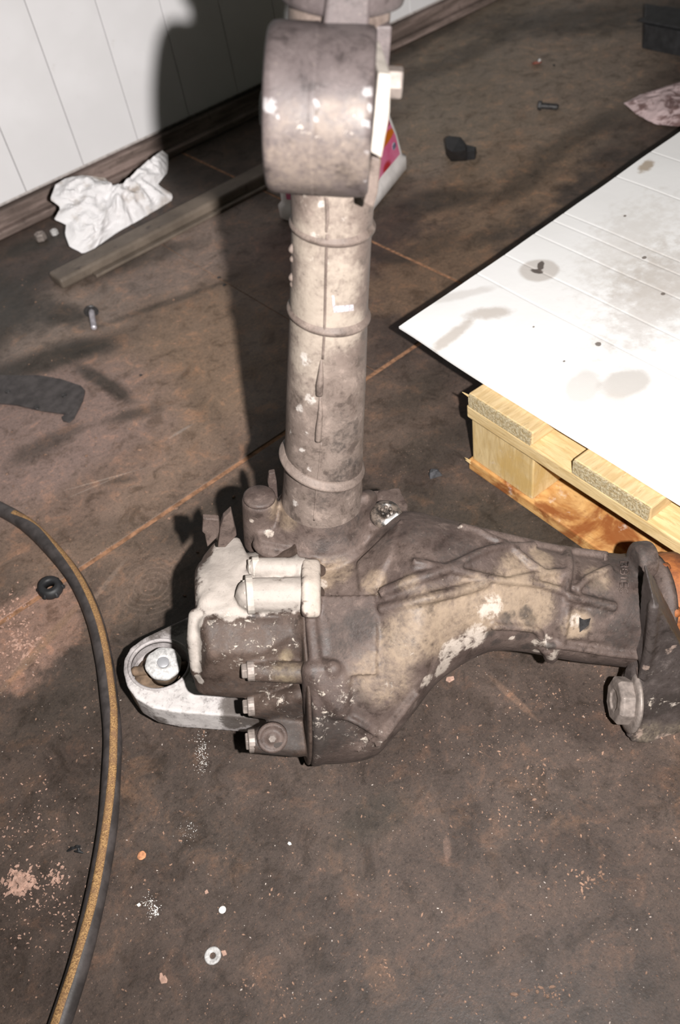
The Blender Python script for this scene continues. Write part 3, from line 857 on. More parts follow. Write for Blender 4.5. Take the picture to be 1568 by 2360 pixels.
M_rubber = simple('brown dusty rubber', (0.13, 0.088, 0.058), 0.8, 0, 0.5, 70, 0.4, 120)
b_ = bmesh.new()
add_lathe(b_, cb + Vector((0, 0, -0.023)), (0, 0, 1), [(rpx * 0.9, 0), (rpx * 0.88, 0.003), (rpx * 0.7, 0.006), (rpx * .5, 0.006)], 36)
obj('bushing', b_, M_rubber, arm_o, True)
dz = (Vector((0, 0, 1)) + (CL - cb).normalized() * 0.3).normalized()
bc = LZp(379, 1542, ZA - 0.004)
b_ = bmesh.new()
add_lathe(b_, bc + dz * -0.014, dz, [(0.0168, 0), (0.0165, 0.024), (0.0135, 0.026)], 28)
obj('bushing_sleeve', b_, M_rubber, arm_o, True)
b_ = bmesh.new()
rr = [0.0185 + 0.0006 * math.sin(9 * a * 2 * math.pi / 72) for a in range(72)]
rg = add_lathe(b_, bc + dz * 0.009, dz, [(0.0178, 0), (0.0203, 0.002), (0.0203, 0.006), (0.0187, 0.0078), (0.0095, 0.0082), (0.0075, 0.0084), (0.0072, 0.007), (0.001, 0.0068)], 72)
for ring_ in rg[1:4]:
    for k, v in enumerate(ring_):
        c0 = bc + dz * (v.co - bc).dot(dz)
        v.co = c0 + (v.co - c0) * (1 + 0.018 * math.sin(k / 72 * 2 * math.pi * 8) + 0.012 * math.sin(k / 72 * 2 * math.pi * 3))
nut_o = obj('bushing_nut', b_, M_brightsteel, arm_o, True)
b_ = bmesh.new()
add_lathe(b_, bc + dz * 0.0155, dz, [(0.0068, 0), (0.0068, 0.0022), (0.006, 0.0026)], 24)
obj('stud_end', b_, simple('bare steel', (0.5, 0.5, 0.52), 0.35, 0.6, 0.15), arm_o, True)
b_ = bmesh.new()
for a in (0.1, math.pi * 0.98):
    c = cb + Vector((math.cos(a), math.sin(a) * 0.6, 0)) * rpx * 0.82 + Vector((0, 0, -0.012))
    add_hull_spheres(b_, [(c, 0.006), (cb * 0.4 + c * 0.6 + Vector((0, 0, -0.004)), 0.006)])
obj('bushing_lugs', b_, M_rubber, arm_o, True)

# ---- bracket at the far end of the arm
YB = -0.12
def YBf(y): return float(np.interp(y, (1388, 1560, 1720), (-0.168, -0.180, -0.207)))
br_poly = ((1508, 1388), (1530, 1420), (1568, 1492), (1600, 1560), (1606, 1734), (1560, 1722), (1500, 1708), (1452, 1704), (1443, 1690), (1468, 1600), (1484, 1575), (1478, 1548), (1494, 1520), (1500, 1440))
bm = bmesh.new()
add_prism(bm, [LYp(x, y, YBf(y)) for x, y in br_poly], (0.0, 0.036, 0.016))
for pl, r in ((((1508, 1392), (1504, 1440), (1496, 1500), (1482, 1560)), 0.0055), (((1512, 1395), (1568, 1495), (1598, 1562)), 0.003), (((1482, 1578), (1470, 1620), (1450, 1695)), 0.0035), (((1455, 1700), (1520, 1710), (1570, 1722)), 0.004)):
    add_sweep(bm, spline([LYp(x, y, YBf(y) + 0.002) for x, y in pl], 14), r, 8)
br_o = link('end_bracket', remesh(bm, 0.0019, 3), M_bracket, diff, True)
paint(br_o, {'light': [(1490, 1540, 12, .7), (1540, 1500, 14, .5), (1555, 1490, 9, .7), (1470, 1690, 20, .5), (1530, 1705, 30, .45), (1455, 1660, 10, .5)], 'dark': [(1540, 1620, 40, .9), (1510, 1640, 30, .8)], 'crust': [(1530, 1620, 60, .45), (1500, 1560, 40, .3)],
             'warm': [(1495, 1690, 40, .35), (1550, 1690, 40, .3)]})
# gusset lip by the bolt
b_ = bmesh.new()
add_prism(b_, [LYp(x, y, YBf(y) + 0.004) for x, y in ((1470, 1562), (1500, 1574), (1480, 1640), (1450, 1700), (1464, 1640))], (0.002, 0.012, 0.004))
obj('gusset', b_, M_cast, br_o, bevel=0.001)
# flange bolt at its left
pb = LYp(1450, 1615, -0.182)
d = Vector((-1, 0.16, 0.02)).normalized()
b_ = bmesh.new()
add_lathe(b_, pb, d, [(0.034, -0.003), (0.034, 0.0), (0.029, 0.0015)], 36)
obj('bolt_washer', b_, M_bolt, br_o, True)
b_ = bmesh.new()
add_lathe(b_, pb, d, [(0.0245, 0.0), (0.0255, 0.002), (0.0255, 0.0135), (0.0225, 0.0165), (0.012, 0.0165), (0.011, 0.0145), (0.002, 0.014)], 8, phase=0.3)
obj('flange_nut', b_, M_bolt, br_o, False, bevel=0.0012)
# rusty hub behind the bracket
b_ = bmesh.new()
ph = LYp(1528, 1378, -0.09)
add_lathe(b_, ph, (1, 0.0, 0), [(0.020, -0.026), (0.038, -0.022), (0.047, -0.012), (0.050, 0.0), (0.050, 0.016), (0.04, 0.02)], 40)
hub = obj('output_hub', b_, M_rust, diff, True)
b_ = bmesh.new()
add_ring(b_, ph + Vector((-0.024, 0, 0)), (1, 0, 0), [(0.036, 0), (0.044, 0), (0.052, 0.008), (0.052, 0.014), (0.040, 0.008)], 40)
obj('hub_seal', b_, M_cast, hub, True)
for a in (0.6, 1.7, 2.6, -0.4):
    b_ = bmesh.new()
    add_lathe(b_, ph + Vector((-0.008, -math.cos(a) * 0.046, math.sin(a) * 0.046)), (-1, -0.4, 0.2), [(0.006, 0), (0.006, 0.006), (0.004, 0.008)], 10)
    obj('hub_stud', b_, M_rust, hub, True)

# ---- bushing drum near the top of the tube
YD = -0.047
cdm = LYp(741, 257, YD)
RD = pxr(186, cdm + Vector((0, -0.02, 0)))
pL, pR = LYp(630, 255, YD - 0.045), LYp(888, 265, YD - 0.045)
ax = (MLi.to_3x3() @ (c_right + c_down * 0.055)).normalized()
hl = (pR.x - pL.x) / 2
cx_ = (pL.x + pR.x) / 2
cD = Vector((cx_, YD, cdm.z))
bm = bmesh.new()
pr = [(RD * 0.6, -hl + 0.003), (RD * 0.94, -hl + 0.001), (RD * 0.985, -hl + 0.003), (RD, -hl + 0.007)]
pr += [(RD, t) for t in np.linspace(-hl + 0.01, -0.005, 22)]
pr += [(RD * 1.004, -0.0035), (RD * 1.004, -0.0025), (RD * 0.997, -0.002), (RD * 0.997, -0.001), (RD * 1.002, 0)]
pr += [(RD * 1.002, t) for t in np.linspace(0.003, hl - 0.009, 22)]
pr += [(RD, hl - 0.006), (RD * 0.985, hl - 0.002), (RD * 0.94, hl), (RD * 0.6, hl - 0.002)]
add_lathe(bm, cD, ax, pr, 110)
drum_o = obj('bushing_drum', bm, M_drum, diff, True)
paint(drum_o, {'light': [(620, 240, 22, .65), (735, 205, 8, .8), (730, 240, 10, .9), (728, 270, 8, .8), (850, 210, 18, .8), (845, 285, 12, .9), (850, 250, 10, .7), (842, 350, 12, .6), (840, 420, 6, .7), (640, 270, 5, .7)],  # light spots: paint chips with their glints painted into the colour
               'warm': [(760, 285, 60, .6), (820, 260, 40, .6), (680, 300, 70, .4), (700, 390, 120, .55), (800, 380, 80, .6), (650, 340, 50, .4)],
               'crust': [(760, 285, 70, .4), (820, 270, 40, .5), (800, 390, 60, .4), (690, 300, 50, .3)], 'dark': []})
# inner sleeve and bolt ends
b_ = bmesh.new()
add_lathe(b_, cD - ax * (hl - 0.004), -ax, [(RD * 0.55, 0), (RD * 0.55, 0.003), (0.012, 0.0035), (0.012, 0.0075), (0.010, 0.0085)], 28)
obj('drum_bolt_end', b_, M_brightsteel, drum_o, True)
# thick pale plate on the right side
q0, q1 = LYp(885, 170, YD - 0.02), LYp(868, 358, YD - 0.02)
b_ = bmesh.new()
pp = [LYp(x, y, YD - 0.042) for x, y in ((872, 168), (901, 172), (899, 260), (880, 366), (855, 352), (864, 260))]
add_prism(b_, pp, (0.004, 0.06, 0.0))
obj('side_plate', b_, M_beige, drum_o, bevel=0.0012)
b_ = bmesh.new()
pp = [LYp(x, y, YD - 0.030) for x, y in ((857, 360), (880, 366), (872, 445), (862, 480), (838, 470), (846, 440))]
add_prism(b_, pp, (0, 0.05, -0.01))
obj('side_strut', b_, M_tube, drum_o, bevel=0.0015)
pbz = LYp(908, 190, YD - 0.02)
b_ = bmesh.new()
add_lathe(b_, pbz - ax * 0.01, ax, [(0.0095, 0), (0.0095, 0.0145), (0.0085, 0.0155)], 6)
obj('side_bolt', b_, M_bolt, drum_o, bevel=0.0005)
b_ = bmesh.new()
pp = [LYp(x, y, YD + 0.02) for x, y in ((842, 60), (905, 60), (898, 150), (890, 200), (852, 200))]
add_prism(b_, pp, (0, 0.02, 0.0))
obj('side_web', b_, M_drum, drum_o, bevel=0.0015)
# web plate between the drum and the head of the tube
b_ = bmesh.new()
pp = [LYp(x, y, YD + 0.004) for x, y in ((758, -60), (858, -60), (850, 95), (742, 95), (748, 40))]
add_prism(b_, pp, (0, 0.03, 0.0))
obj('drum_web', b_, M_drum, drum_o, bevel=0.002)
# collar at the head of the tube
ct = LYp(795, -8, 0.0)
Rc = pxr(146, ct)
b_ = bmesh.new()
add_lathe(b_, (ct.x * 0.5, 0, ct.z), (0, 0, 1), [(Rc * 0.8, -0.004), (Rc * 0.97, -0.001), (Rc, 0.003), (Rc, 0.02), (Rc * 0.9, 0.028), (Rc * 0.7, 0.03)], 56)
obj('head_collar', b_, M_drum, tube_o, True)

# ------------------------------------------------------------------ pallet
PX, PYc = 0.647, 0.640
pang = math.radians(3.0)
pallet = empty('wooden_pallet', (PX, PYc, 0), 0)
pallet.rotation_euler = (0, 0, -pang)
tag(pallet, 'rough pine shipping pallet corner under the white sheet', 'pallet')
def wood(name, c0, c1, stain=None, grain=(1, 1, 1), seed=0.0):
    n = N(name)
    v = n.mapping(loc=(seed, seed, 0), scale=grain)
    g = n.noise(22, 6, 0.6, 0.8, v)
    col = n.mix(n.ss(g, 0.3, 0.7), c0, c1)
    col = n.mix(n.ss(n.noise(60, 4, 0.6, 1.0, v), 0.58, 0.72, 0, 0.5), col, tuple(x * 0.55 for x in c0))
    if stain:
        col = n.mix(n.ss(n.noise(13, 5, 0.65, 0.6), 0.45, 0.62, 0, 0.9), col, stain)
        col = n.mix(n.ss(n.noise(40, 5, 0.7), 0.60, 0.72, 0, 0.6), col, (0.60, 0.50, 0.42))
    return n.fin(col, 0.7, 0, n.bump(g, 0.35, 0.002), 0.3)
Wx = wood('pine board', (0.50, 0.35, 0.16), (0.66, 0.50, 0.27), None, (6, 1, 6))
Wy = wood('pine deck board', (0.50, 0.35, 0.17), (0.64, 0.48, 0.27), None, (1, 6, 6))
Wend = N('rough sawn end grain')
_h = Wend.noise(260, 5, 0.75)
Wend = Wend.fin(Wend.mix(Wend.ss(_h, 0.35, 0.65), (0.42, 0.30, 0.14), (0.72, 0.62, 0.42)), 0.9, 0, Wend.bump(_h, 1.0, 0.004), 0.2)
Wblk = wood('stained pine block', (0.48, 0.34, 0.16), (0.62, 0.47, 0.25), (0.50, 0.33, 0.12), (5, 5, 1))
Wrot = wood('orange stained pine', (0.42, 0.20, 0.06), (0.60, 0.36, 0.14), (0.20, 0.055, 0.012), (3, 1, 6))
def pbox(name, x0, x1, y0, y1, z0, z1, mat, bev=0.002):
    b_ = bmesh.new()
    add_box(b_, ((x0 + x1) / 2, (y0 + y1) / 2, (z0 + z1) / 2), (x1 - x0, y1 - y0, z1 - z0))
    return obj(name, b_, mat, pallet, bevel=bev)
# local: x goes under the sheet, -y along the near side
pbox('bottom_board', 0.0, 0.10, -1.0, 0.0, 0.0, 0.020, Wrot)
for y in (-0.12, -0.56, -1.0):
    pbox('block', 0.004, 0.098, y, y + 0.115, 0.020, 0.100, Wblk)
pbox('stringer_board', 0.0, 0.10, -1.0, 0.0, 0.100, 0.121, Wx)
for k, y in enumerate((-0.118, -0.30, -0.46, -0.62, -0.80)):
    o = pbox('deck_board', 0.002, 0.8, y, y + 0.115, 0.121, 0.143, Wy)
    b_ = bmesh.new()
    add_box(b_, (0.0015, y + 0.0575, 0.132), (0.004, 0.112, 0.0205))
    obj('end_grain', b_, Wend, o)
for x in (0.40, 0.70):
    pbox('stringer_board', x, x + 0.1, -1.0, 0.0, 0.100, 0.121, Wx)
    pbox('bottom_board', x, x + 0.1, -1.0, 0.0, 0.0, 0.020, Wrot)
    for y in (-0.12, -0.56):
        pbox('block', x + 0.002, x + 0.098, y, y + 0.115, 0.020, 0.100, Wblk)
# splinters at the broken corner
for (x, y, z) in ((0.0, 0.001, 0.140), (0.002, -0.001, 0.137), (0.0, 0.001, 0.018), (0.001, 0.001, 0.013)):
    b_ = bmesh.new()
    add_sweep(b_, [(x, y - 0.006, z), (x - 0.001, y + 0.001, z + 0.001), (x - 0.002, y + 0.0045, z + 0.002)], [0.0016, 0.001, 0.0002], 6)
    obj('splinter', b_, Wx, pallet)

# white sheet on the pallet
ZS = 0.1445
A, B, C_ = P(921, 765, ZS), P(1568, 1166, ZS), P(1568, 309, ZS)
eu = (B - A); ev_ = (C_ - A)
eul, evl = eu.normalized(), ev_.normalized()
n = N('white scuffed sheet')
col = n.mix(n.ss(n.noise(4, 4, .6), .35, .7), (0.86, 0.85, 0.84), (0.91, 0.90, 0.895))
def sst(x, y, rx, ry, rot, c, k, soft=.8, wob=.25, ws=30):
    global col
    q = P(x, y, ZS)
    col = n.mix(n.ma('MULTIPLY', n.spot((q.x, q.y, 0), (rx, ry), rot, soft, wob, ws), k), col, c)
ringn = lambda x, y, r0, r1, k, c=(0.40, 0.35, 0.30): None
sst(1243, 630, .030, .030, 0, (0.52, 0.47, 0.43), .75, .25, .08)
sst(1246, 620, .012, .005, .6, (0.10, 0.08, 0.07), .95, .4, .3, 80)
sst(1238, 632, .006, .010, .2, (0.10, 0.08, 0.07), .95, .4, .3, 80)
sst(1345, 900, .035, .022, .5, (0.50, 0.46, 0.42), .6, .5, .2)
sst(1440, 890, .035, .024, -.3, (0.46, 0.42, 0.38), .65, .5, .2)
sst(1420, 940, .02, .03, 0, (0.6, 0.56, 0.52), .5, .9, .2)
sst(1040, 785, .045, .010, .1, (0.40, 0.33, 0.27), .6, .9, .35, 40)
sst(1125, 730, .014, .03, .9, (0.42, 0.35, 0.29), .6, .9, .35, 40)
sst(1060, 690, .06, .010, -.5, (0.55, 0.50, 0.46), .45, .9, .35, 40)
sst(1490, 390, .022, .010, .2, (0.36, 0.27, 0.18), .8, .7, .4, 50)
sst(1500, 700, .10, .05, .3, (0.42, 0.36, 0.31), .42, 1.2, .9, 45)
sst(1450, 570, .12, .05, .3, (0.5, 0.44, 0.38), .3, 1.4, .9, 60)
sst(1540, 640, .08, .06, .3, (0.46, 0.4, 0.34), .32, 1.4, .9, 60)
for x, y, r in ((1528, 685, .004), (1379, 800, .005), (1485, 600, .004), (1360, 1085, .006), (1230, 760, .002), (1300, 840, .002), (1440, 505, .003)):
    sst(x, y, r, r * .8, .3, (0.16, 0.13, 0.11), .9, .4, .3, 100)
fp = n.wave(160, 1.5, 2, 1, n.mapping(rot=(0, 0, .4)))
q = P(1345, 900, ZS)
col = n.mix(n.ma('MULTIPLY', n.ma('MULTIPLY', fp, n.spot((q.x, q.y, 0), (.04, .028), .5, .6, .2, 30)), .35), col, (0.8, 0.79, 0.78))
col = n.mix(n.ss(n.noise(150, 4, .7), .68, .78, 0, .4), col, (0.4, 0.35, 0.3))
M_sheet = n.fin(col, 0.55, 0, n.bump(n.noise(60, 3), .1, .002), .3)
creases = []
for x in (1100, 1164, 1232, 1275, 1300, 1420, 1500):
    creases.append((P(x, 765 - 0.705 * (x - 921), ZS) - A).length)
vlist = set(np.linspace(0, 0.95, 60).tolist())
for c in creases:
    vlist |= {c + e for e in (-.006, -.004, -.0025, -.0012, 0, .0012, .0025, .004, .006)}
vlist = sorted(vlist)
NU, NV = 50, len(vlist) - 1
LUu, LVv = 0.80, 0.95
verts, faces = [], []
for lay in (0, 1):
    for j in range(NV + 1):
        for i in range(NU + 1):
            u, v = LUu * i / NU, vlist[j]
            p = A + eul * u + evl * v
            z = -0.0035 * sm(0.13, 0.0, u) * 0 + 0.0012 * noise.noise(Vector((u * 9, v * 9, 0)))
            z += -0.006 * sm(0.10, 0.0, v) * sm(0.0, 0.25, u) * 0.3
            z += 0.004 * sm(0.12, 0.0, u) * sm(0.2, 0, v)
            for c in creases:
                z -= 0.0005 * math.exp(-((v - c) / 0.0018) ** 2)
            verts.append((p.x, p.y, 0.1464 + z + (0.0035 if lay == 0 else 0.0)))
W_ = NU + 1
off = (NU + 1) * (NV + 1)
for j in range(NV):
    for i in range(NU):
        a = j * W_ + i
        faces.append((a, a + 1, a + 1 + W_, a + W_))
        faces.append((off + a, off + a + W_, off + a + 1 + W_, off + a + 1))
for i in range(NU):
    faces.append((i + 1, i, off + i, off + i + 1))
    a = NV * W_ + i
    faces.append((a, a + 1, off + a + 1, off + a))
for j in range(NV):
    a = j * W_
    faces.append((a, a + W_, off + a + W_, off + a))
    a = j * W_ + NU
    faces.append((a + W_, a, off + a, off + a + W_))
me = bpy.data.meshes.new('white_sheet')
me.from_pydata(verts, [], faces)
b_ = bmesh.new(); b_.from_mesh(me)
o = obj('white_sheet', b_, M_sheet)
tag(o, 'large white scuffed sheet with dirt smudges lying on the wooden pallet', 'cardboard')

# ------------------------------------------------------------------ hose
hp = ((-90, 1130), (0, 1173), (55, 1205), (108, 1253), (172, 1330), (215, 1419), (239, 1515), (252, 1610), (260, 1700), (256, 1800), (249, 1900), (233, 2003), (212, 2105), (186, 2210), (160, 2295), (138, 2360), (100, 2470), (60, 2560))
HR = 0.0108
pts = spline([P(x, y, HR) for x, y in hp], 110)
n = N('black rubber hose')
col = n.mix(n.ss(n.noise(50, 4, .6), .35, .7), (0.035, 0.030, 0.029), (0.070, 0.060, 0.058))
M_hose = n.fin(col, .5, 0, n.bump(n.noise(300, 3), .15, .001), .4)
bm = bmesh.new()
add_sweep(bm, pts, HR, 28)
hose_o = obj('rubber_hose', bm, M_hose, None, True)
tag(hose_o, 'long black rubber hose with a tan stripe curving across the floor', 'hose')
hb = bvh_of(hose_o.data)
sp_ = ((30, 1178), (75, 1200), (118, 1240), (179, 1320), (223, 1413), (247, 1508), (261, 1610), (263, 1650), (262, 1700), (258, 1793), (239, 1936), (212, 2079), (170, 2221), (140, 2310), (124, 2360), (100, 2430))
ss_ = spline([Vector((x, y, 0)) for x, y in sp_], 120)
n = N('tan hose stripe')
_w = n.noise(700, 4, .8)
col = n.mix(n.ss(_w, .4, .6), (0.13, 0.065, 0.026), (0.44, 0.26, 0.105))
col = n.mix(n.ss(n.noise(60, 5, .7), .45, .62, 0, .8), col, (0.20, 0.11, 0.055))
M_stripe = n.fin(col, .8, 0, n.bump(_w, .5, .001))
bm = bmesh.new()
prev = None
hits = []
for v in ss_:
    d = ray(v.x, v.y).normalized()
    h = hb.ray_cast(CAM, d)
    if h[0] is None: continue
    # axis point nearest
    c = min(pts, key=lambda q: (q - h[0]).length)
    hits.append((h[0], (h[0] - c)))
for i, (h, rv) in enumerate(hits):
    t = (hits[min(i + 1, len(hits) - 1)][0] - hits[max(i - 1, 0)][0]).normalized()
    rv = (rv - t * rv.dot(t)).normalized()
    s = t.cross(rv)
    c = h - rv * HR
    row = [bm.verts.new(c + (rv * math.cos(a) + s * math.sin(a)) * (HR + e)) for a, e in ((-.46, -.001), (-.42, .0004), (-.2, .0006), (0, .0006), (.2, .0006), (.42, .0004), (.46, -.001))]
    if prev:
        for k in range(len(row) - 1):
            bm.faces.new((prev[k], prev[k + 1], row[k + 1], row[k]))
    prev = row
obj('stripe', bm, M_stripe, hose_o, True)

# ------------------------------------------------------------------ steel bar on the floor by the wall
n = N('brown painted bar')
col = n.mix(n.ss(n.noise(12, 6, .65), .35, .7), (0.10, 0.078, 0.060), (0.17, 0.135, 0.105))
col = n.mix(n.ss(n.noise(30, 6, .7), .6, .7, 0, .8), col, (0.04, 0.03, 0.025))
M_bar = n.fin(col, .6, 0, n.bump(n.noise(60, 5), .3, .002))
ybf = P(150, 668).y
b_ = bmesh.new()
RX1 = P(745, 340).x
x0b = P(120, 650).x
add_box(b_, ((x0b + RX1) / 2, ybf + 0.026, 0.012), (RX1 - x0b, 0.052, 0.024))
rail = obj('floor_rail', b_, M_bar, bevel=0.006, seg=3)
tag(rail, 'long brown rail lying on the floor in front of the white wall', 'rail')
b_ = bmesh.new()
add_box(b_, ((x0b + RX1) / 2 + 0.03, ybf - 0.008, 0.003), (RX1 - x0b - 0.08, 0.018, 0.006))
obj('rail_lip', b_, M_bar, rail, bevel=0.001)

# ------------------------------------------------------------------ crumpled paper and rag
def crumple(name, outline, plane_pt, plane_n, mat, amp, thick=0.0012, rings=26, seg=110, seed=0.0, dome=0.03, fold=22.0):
    plane_n = Vector(plane_n).normalized()
    def on(x, y):
        r = ray(x, y)
        t = (Vector(plane_pt) - CAM).dot(plane_n) / r.dot(plane_n)
        return CAM + r * t
    cx0 = sum(p[0] for p in outline) / len(outline)
    cy0 = sum(p[1] for p in outline) / len(outline)
    per = [0.0]
    for a, b in zip(outline, outline[1:] + outline[:1]):
        per.append(per[-1] + math.dist(a, b))
    bm = bmesh.new()
    rows = []
    for j in range(rings + 1):
        f = j / rings
        row = []
        for k in range(seg):
            s = per[-1] * k / seg
            i = max(q for q in range(len(outline)) if per[q] <= s + 1e-9)
            u = (s - per[i]) / (per[i + 1] - per[i])
            ex = outline[i][0] * (1 - u) + outline[(i + 1) % len(outline)][0] * u
            ey = outline[i][1] * (1 - u) + outline[(i + 1) % len(outline)][1] * u
            p = on(cx0 + (ex - cx0) * f, cy0 + (ey - cy0) * f)
            h = dome * (1 - f ** 2.2)
            q = p * fold + Vector((seed, seed * 2, 0))
            w = noise.noise_vector(q * 0.6) * 1.2
            r1 = 1 - abs(noise.noise(q + w)) * 2
            r2 = 1 - abs(noise.noise(q * 2.3 + w * 1.5)) * 2
            h += amp * (r1 * 0.7 + r2 * 0.35) * (0.35 + 0.65 * sm(1.0, 0.7, f)) 
            row.append(p + plane_n * h)
        rows.append(row)
    ctr = bm.verts.new(sum(rows[0], Vector()) / seg)
    vr = [[bm.verts.new(p) for p in row] for row in rows[1:]]
    for k in range(seg):
        bm.faces.new((ctr, vr[0][k], vr[0][(k + 1) % seg]))
    for a, b in zip(vr, vr[1:]):
        for k in range(seg):
            bm.faces.new((a[k], b[k], b[(k + 1) % seg], a[(k + 1) % seg]))
    o = obj(name, bm, mat, None, False)
    m = o.modifiers.new('thick', 'SOLIDIFY')
    m.thickness = thick
    return o
n = N('soiled paper towel')
col = n.mix(n.ss(n.noise(18, 5, .6), .50, .70, 0, .9), (0.70, 0.685, 0.69), (0.36, 0.30, 0.25))
M_paper = n.fin(col, .85, 0, n.bump(n.noise(70, 4), .3, .003), .2)
n = N('soiled pink rag')
col = n.mix(n.ss(n.noise(26, 6, .7, .8), .46, .60), (0.52, 0.40, 0.40), (0.17, 0.105, 0.10))
M_rag = n.fin(col, .9, 0, n.bump(n.noise(60, 4), .3, .003), .2)
tw = [(128, 425), (150, 412), (190, 406), (245, 412), (250, 432), (275, 428), (290, 436), (310, 420), (328, 390), (345, 372), (372, 348), (387, 360), (386, 398), (362, 428), (395, 448), (397, 462), (330, 503), (270, 537), (215, 575), (190, 586), (160, 570), (150, 540), (152, 520), (124, 508), (140, 480), (115, 462)]
towel = crumple('paper_towel', tw, (0.75, ybf + 0.055, 0.012), (0, -0.75, 0.66), M_paper, 0.018, seed=3.1, dome=0.02, fold=24)
tag(towel, 'crumpled white paper towel tucked between rail and wall', 'paper towel')
rg_ = [(1438, 238), (1470, 222), (1510, 208), (1568, 190), (1620, 180), (1640, 280), (1600, 300), (1568, 291), (1520, 288), (1495, 280), (1465, 262)]
rag = crumple('dirty_rag', rg_, (2.0, 1.3, 0.004), (0, 0, 1), M_rag, 0.006, seed=8.0, dome=0.012, fold=16)
tag(rag, 'soiled pinkish rag lying on the floor behind the white sheet', 'rag')

# ------------------------------------------------------------------ canister
cA = Vector((1.0, 1.277, 0)); cdir = Vector((0.917, 0.399, 0)); cper = Vector((-0.399, 0.917, 0))
can = empty('plastic_canister', cA)
can.rotation_euler = (0, 0, math.atan2(cdir.y, cdir.x))
tag(can, 'white plastic canister with pink label standing behind the drum', 'canister')
M_plast = simple('white plastic', (0.66, 0.62, 0.60), .4, 0, .12, 30)
CW, CD_ = 0.275, 0.19
bm = bmesh.new()
def rrect(x0, x1, y0, y1, r, z, n_=5):
    out = []
    for cx1, cy1, a0 in ((x1 - r, y1 - r, 0), (x0 + r, y1 - r, 90), (x0 + r, y0 + r, 180), (x1 - r, y0 + r, 270)):
        for k in range(n_ + 1):
            a = math.radians(a0 + 90 * k / n_)
            out.append(Vector((cx1 + r * math.cos(a), cy1 + r * math.sin(a), z)))
    return out
def loft(bm, loops):
    vr = [[bm.verts.new(p) for p in l] for l in loops]
    k_ = len(vr[0])
    for a, b in zip(vr, vr[1:]):
        for k in range(k_):
            bm.faces.new((a[k], a[(k + 1) % k_], b[(k + 1) % k_], b[k]))
    bm.faces.new(vr[0][::-1]); bm.faces.new(vr[-1])
loft(bm, [rrect(0.006, CW - 0.006, 0.006, CD_ - 0.006, .02, 0.0), rrect(0, CW, 0, CD_, .02, .006), rrect(0, CW, 0, CD_, .02, .03), rrect(.006, CW - .006, .006, CD_ - .006, .02, .036),
          rrect(.008, CW - .02, .008, CD_ - .008, .02, .09), rrect(.012, CW - .05, .014, CD_ - .014, .025, .17), rrect(.03, CW - .09, .03, CD_ - .03, .03, .20), rrect(.09, CW - .13, .06, CD_ - .06, .02, .215)])
can_body = obj('canister_body', bm, M_plast, can, True)
b_ = bmesh.new()
add_lathe(b_, (.12, CD_ / 2, .21), (0, 0, 1), [(.024, 0), (.024, .022), (.02, .026)], 24)
obj('canister_cap', b_, simple('red cap', (.4, .03, .05), .5), can, True)
# label on the near face
n = N('pink label print')
g = n.tc.outputs['Object']
pk1, pk2 = (0.62, 0.10, 0.22), (0.66, 0.20, 0.33)
col = n.mix(n.ss(n.noise(14, 3), .3, .7), pk1, pk2)
def lsp(x, z, rx, rz, c, rot=0.0, soft=.3):
    global col
    col = n.mix(n.spot((x, 0, z), (rx, 1e3, rz), 0, soft, .05, 30), col, c)
lsp(.17, .105, .06, .012, (0.55, 0.14, 0.01))
lsp(.13, .10, .018, .03, (0.65, 0.42, 0.02))
lsp(.15, .113, .012, .02, (0.03, 0.015, 0.01))
lsp(.19, .128, .05, .006, (0.3, 0.02, 0.06))
lsp(.17, .05, .02, .012, (0.42, 0.02, 0.03), soft=.8)
M_label = n.fin(col, .35, 0)
b_ = bmesh.new()
def canface(x, z):
    # depth of the near wall at height z
    yy = float(np.interp(z, (.036, .09, .17), (.006, .008, .014)))
    return Vector((x, yy - .0012, z))
lab = [canface(x, z) for x, z in ((.02, .046), (CW - .035, .046), (CW - .045, .09), (CW - .078, .16), (CW - .10, .166), (.03, .166))]
add_prism(b_, lab, (0, .0008, 0))
obj('label', b_, M_label, can)
b_ = bmesh.new()
add_lathe(b_, canface(.215, .075), (0, -1, 0.05), [(.008, 0), (.008, .0006)], 20)
o = obj('label_badge', b_, simple('badge', (.35, .35, .42), .4), can)
b_ = bmesh.new()
for q in (.209, .215, .221):
    add_box(b_, canface(q, .075) + Vector((0, -.0012, 0)), (.0018, .0012, .009))
obj('badge_bars', b_, simple('badge ink', (.04, .04, .08), .4), can)
# label on the left end
b_ = bmesh.new()
add_prism(b_, [Vector((.0062, y, z)) for y, z in ((.03, .05), (CD_ - .03, .05), (CD_ - .035, .16), (.035, .16))], (-.002, 0, 0))
obj('label', b_, M_label, can)

# ------------------------------------------------------------------ small things on the floor
def floor_prism(poly, h, z0=0.0, lift=None):
    bm = bmesh.new()
    add_prism(bm, [P(x, y, z0) for x, y in poly], (0, 0, h))
    return bm
M_black = simple('matt black plastic', (0.016, 0.016, 0.017), .55, 0, .4, 40)
M_plate = simple('dark grey strap', (0.055, 0.048, 0.047), .6, 0, .35, 50, .3, 120)
b_ = floor_prism(((-60, 868), (90, 868), (140, 876), (188, 892), (197, 902), (196, 912), (160, 958), (90, 948), (40, 936), (-60, 926)), 0.004)
sp = obj('steel_strap', b_, M_plate, bevel=.001)
tag(sp, 'flat dark grey steel strap with a bent end, near the hose', 'metal strap')
b_ = floor_prism(((197, 905), (192, 926), (172, 966), (160, 976), (146, 972), (142, 964), (160, 950)), 0.003)
obj('bent_end', b_, M_plate, sp, bevel=.001)
for x, y in ((18, 903), (85, 940), (148, 912)):
    b_ = bmesh.new()
    add_lathe(b_, P(x, y, .0035), (0, 0, 1), [(.005, 0), (.005, .0012), (.003, .0016)], 12)
    obj('rivet', b_, M_darksteel, sp, True)

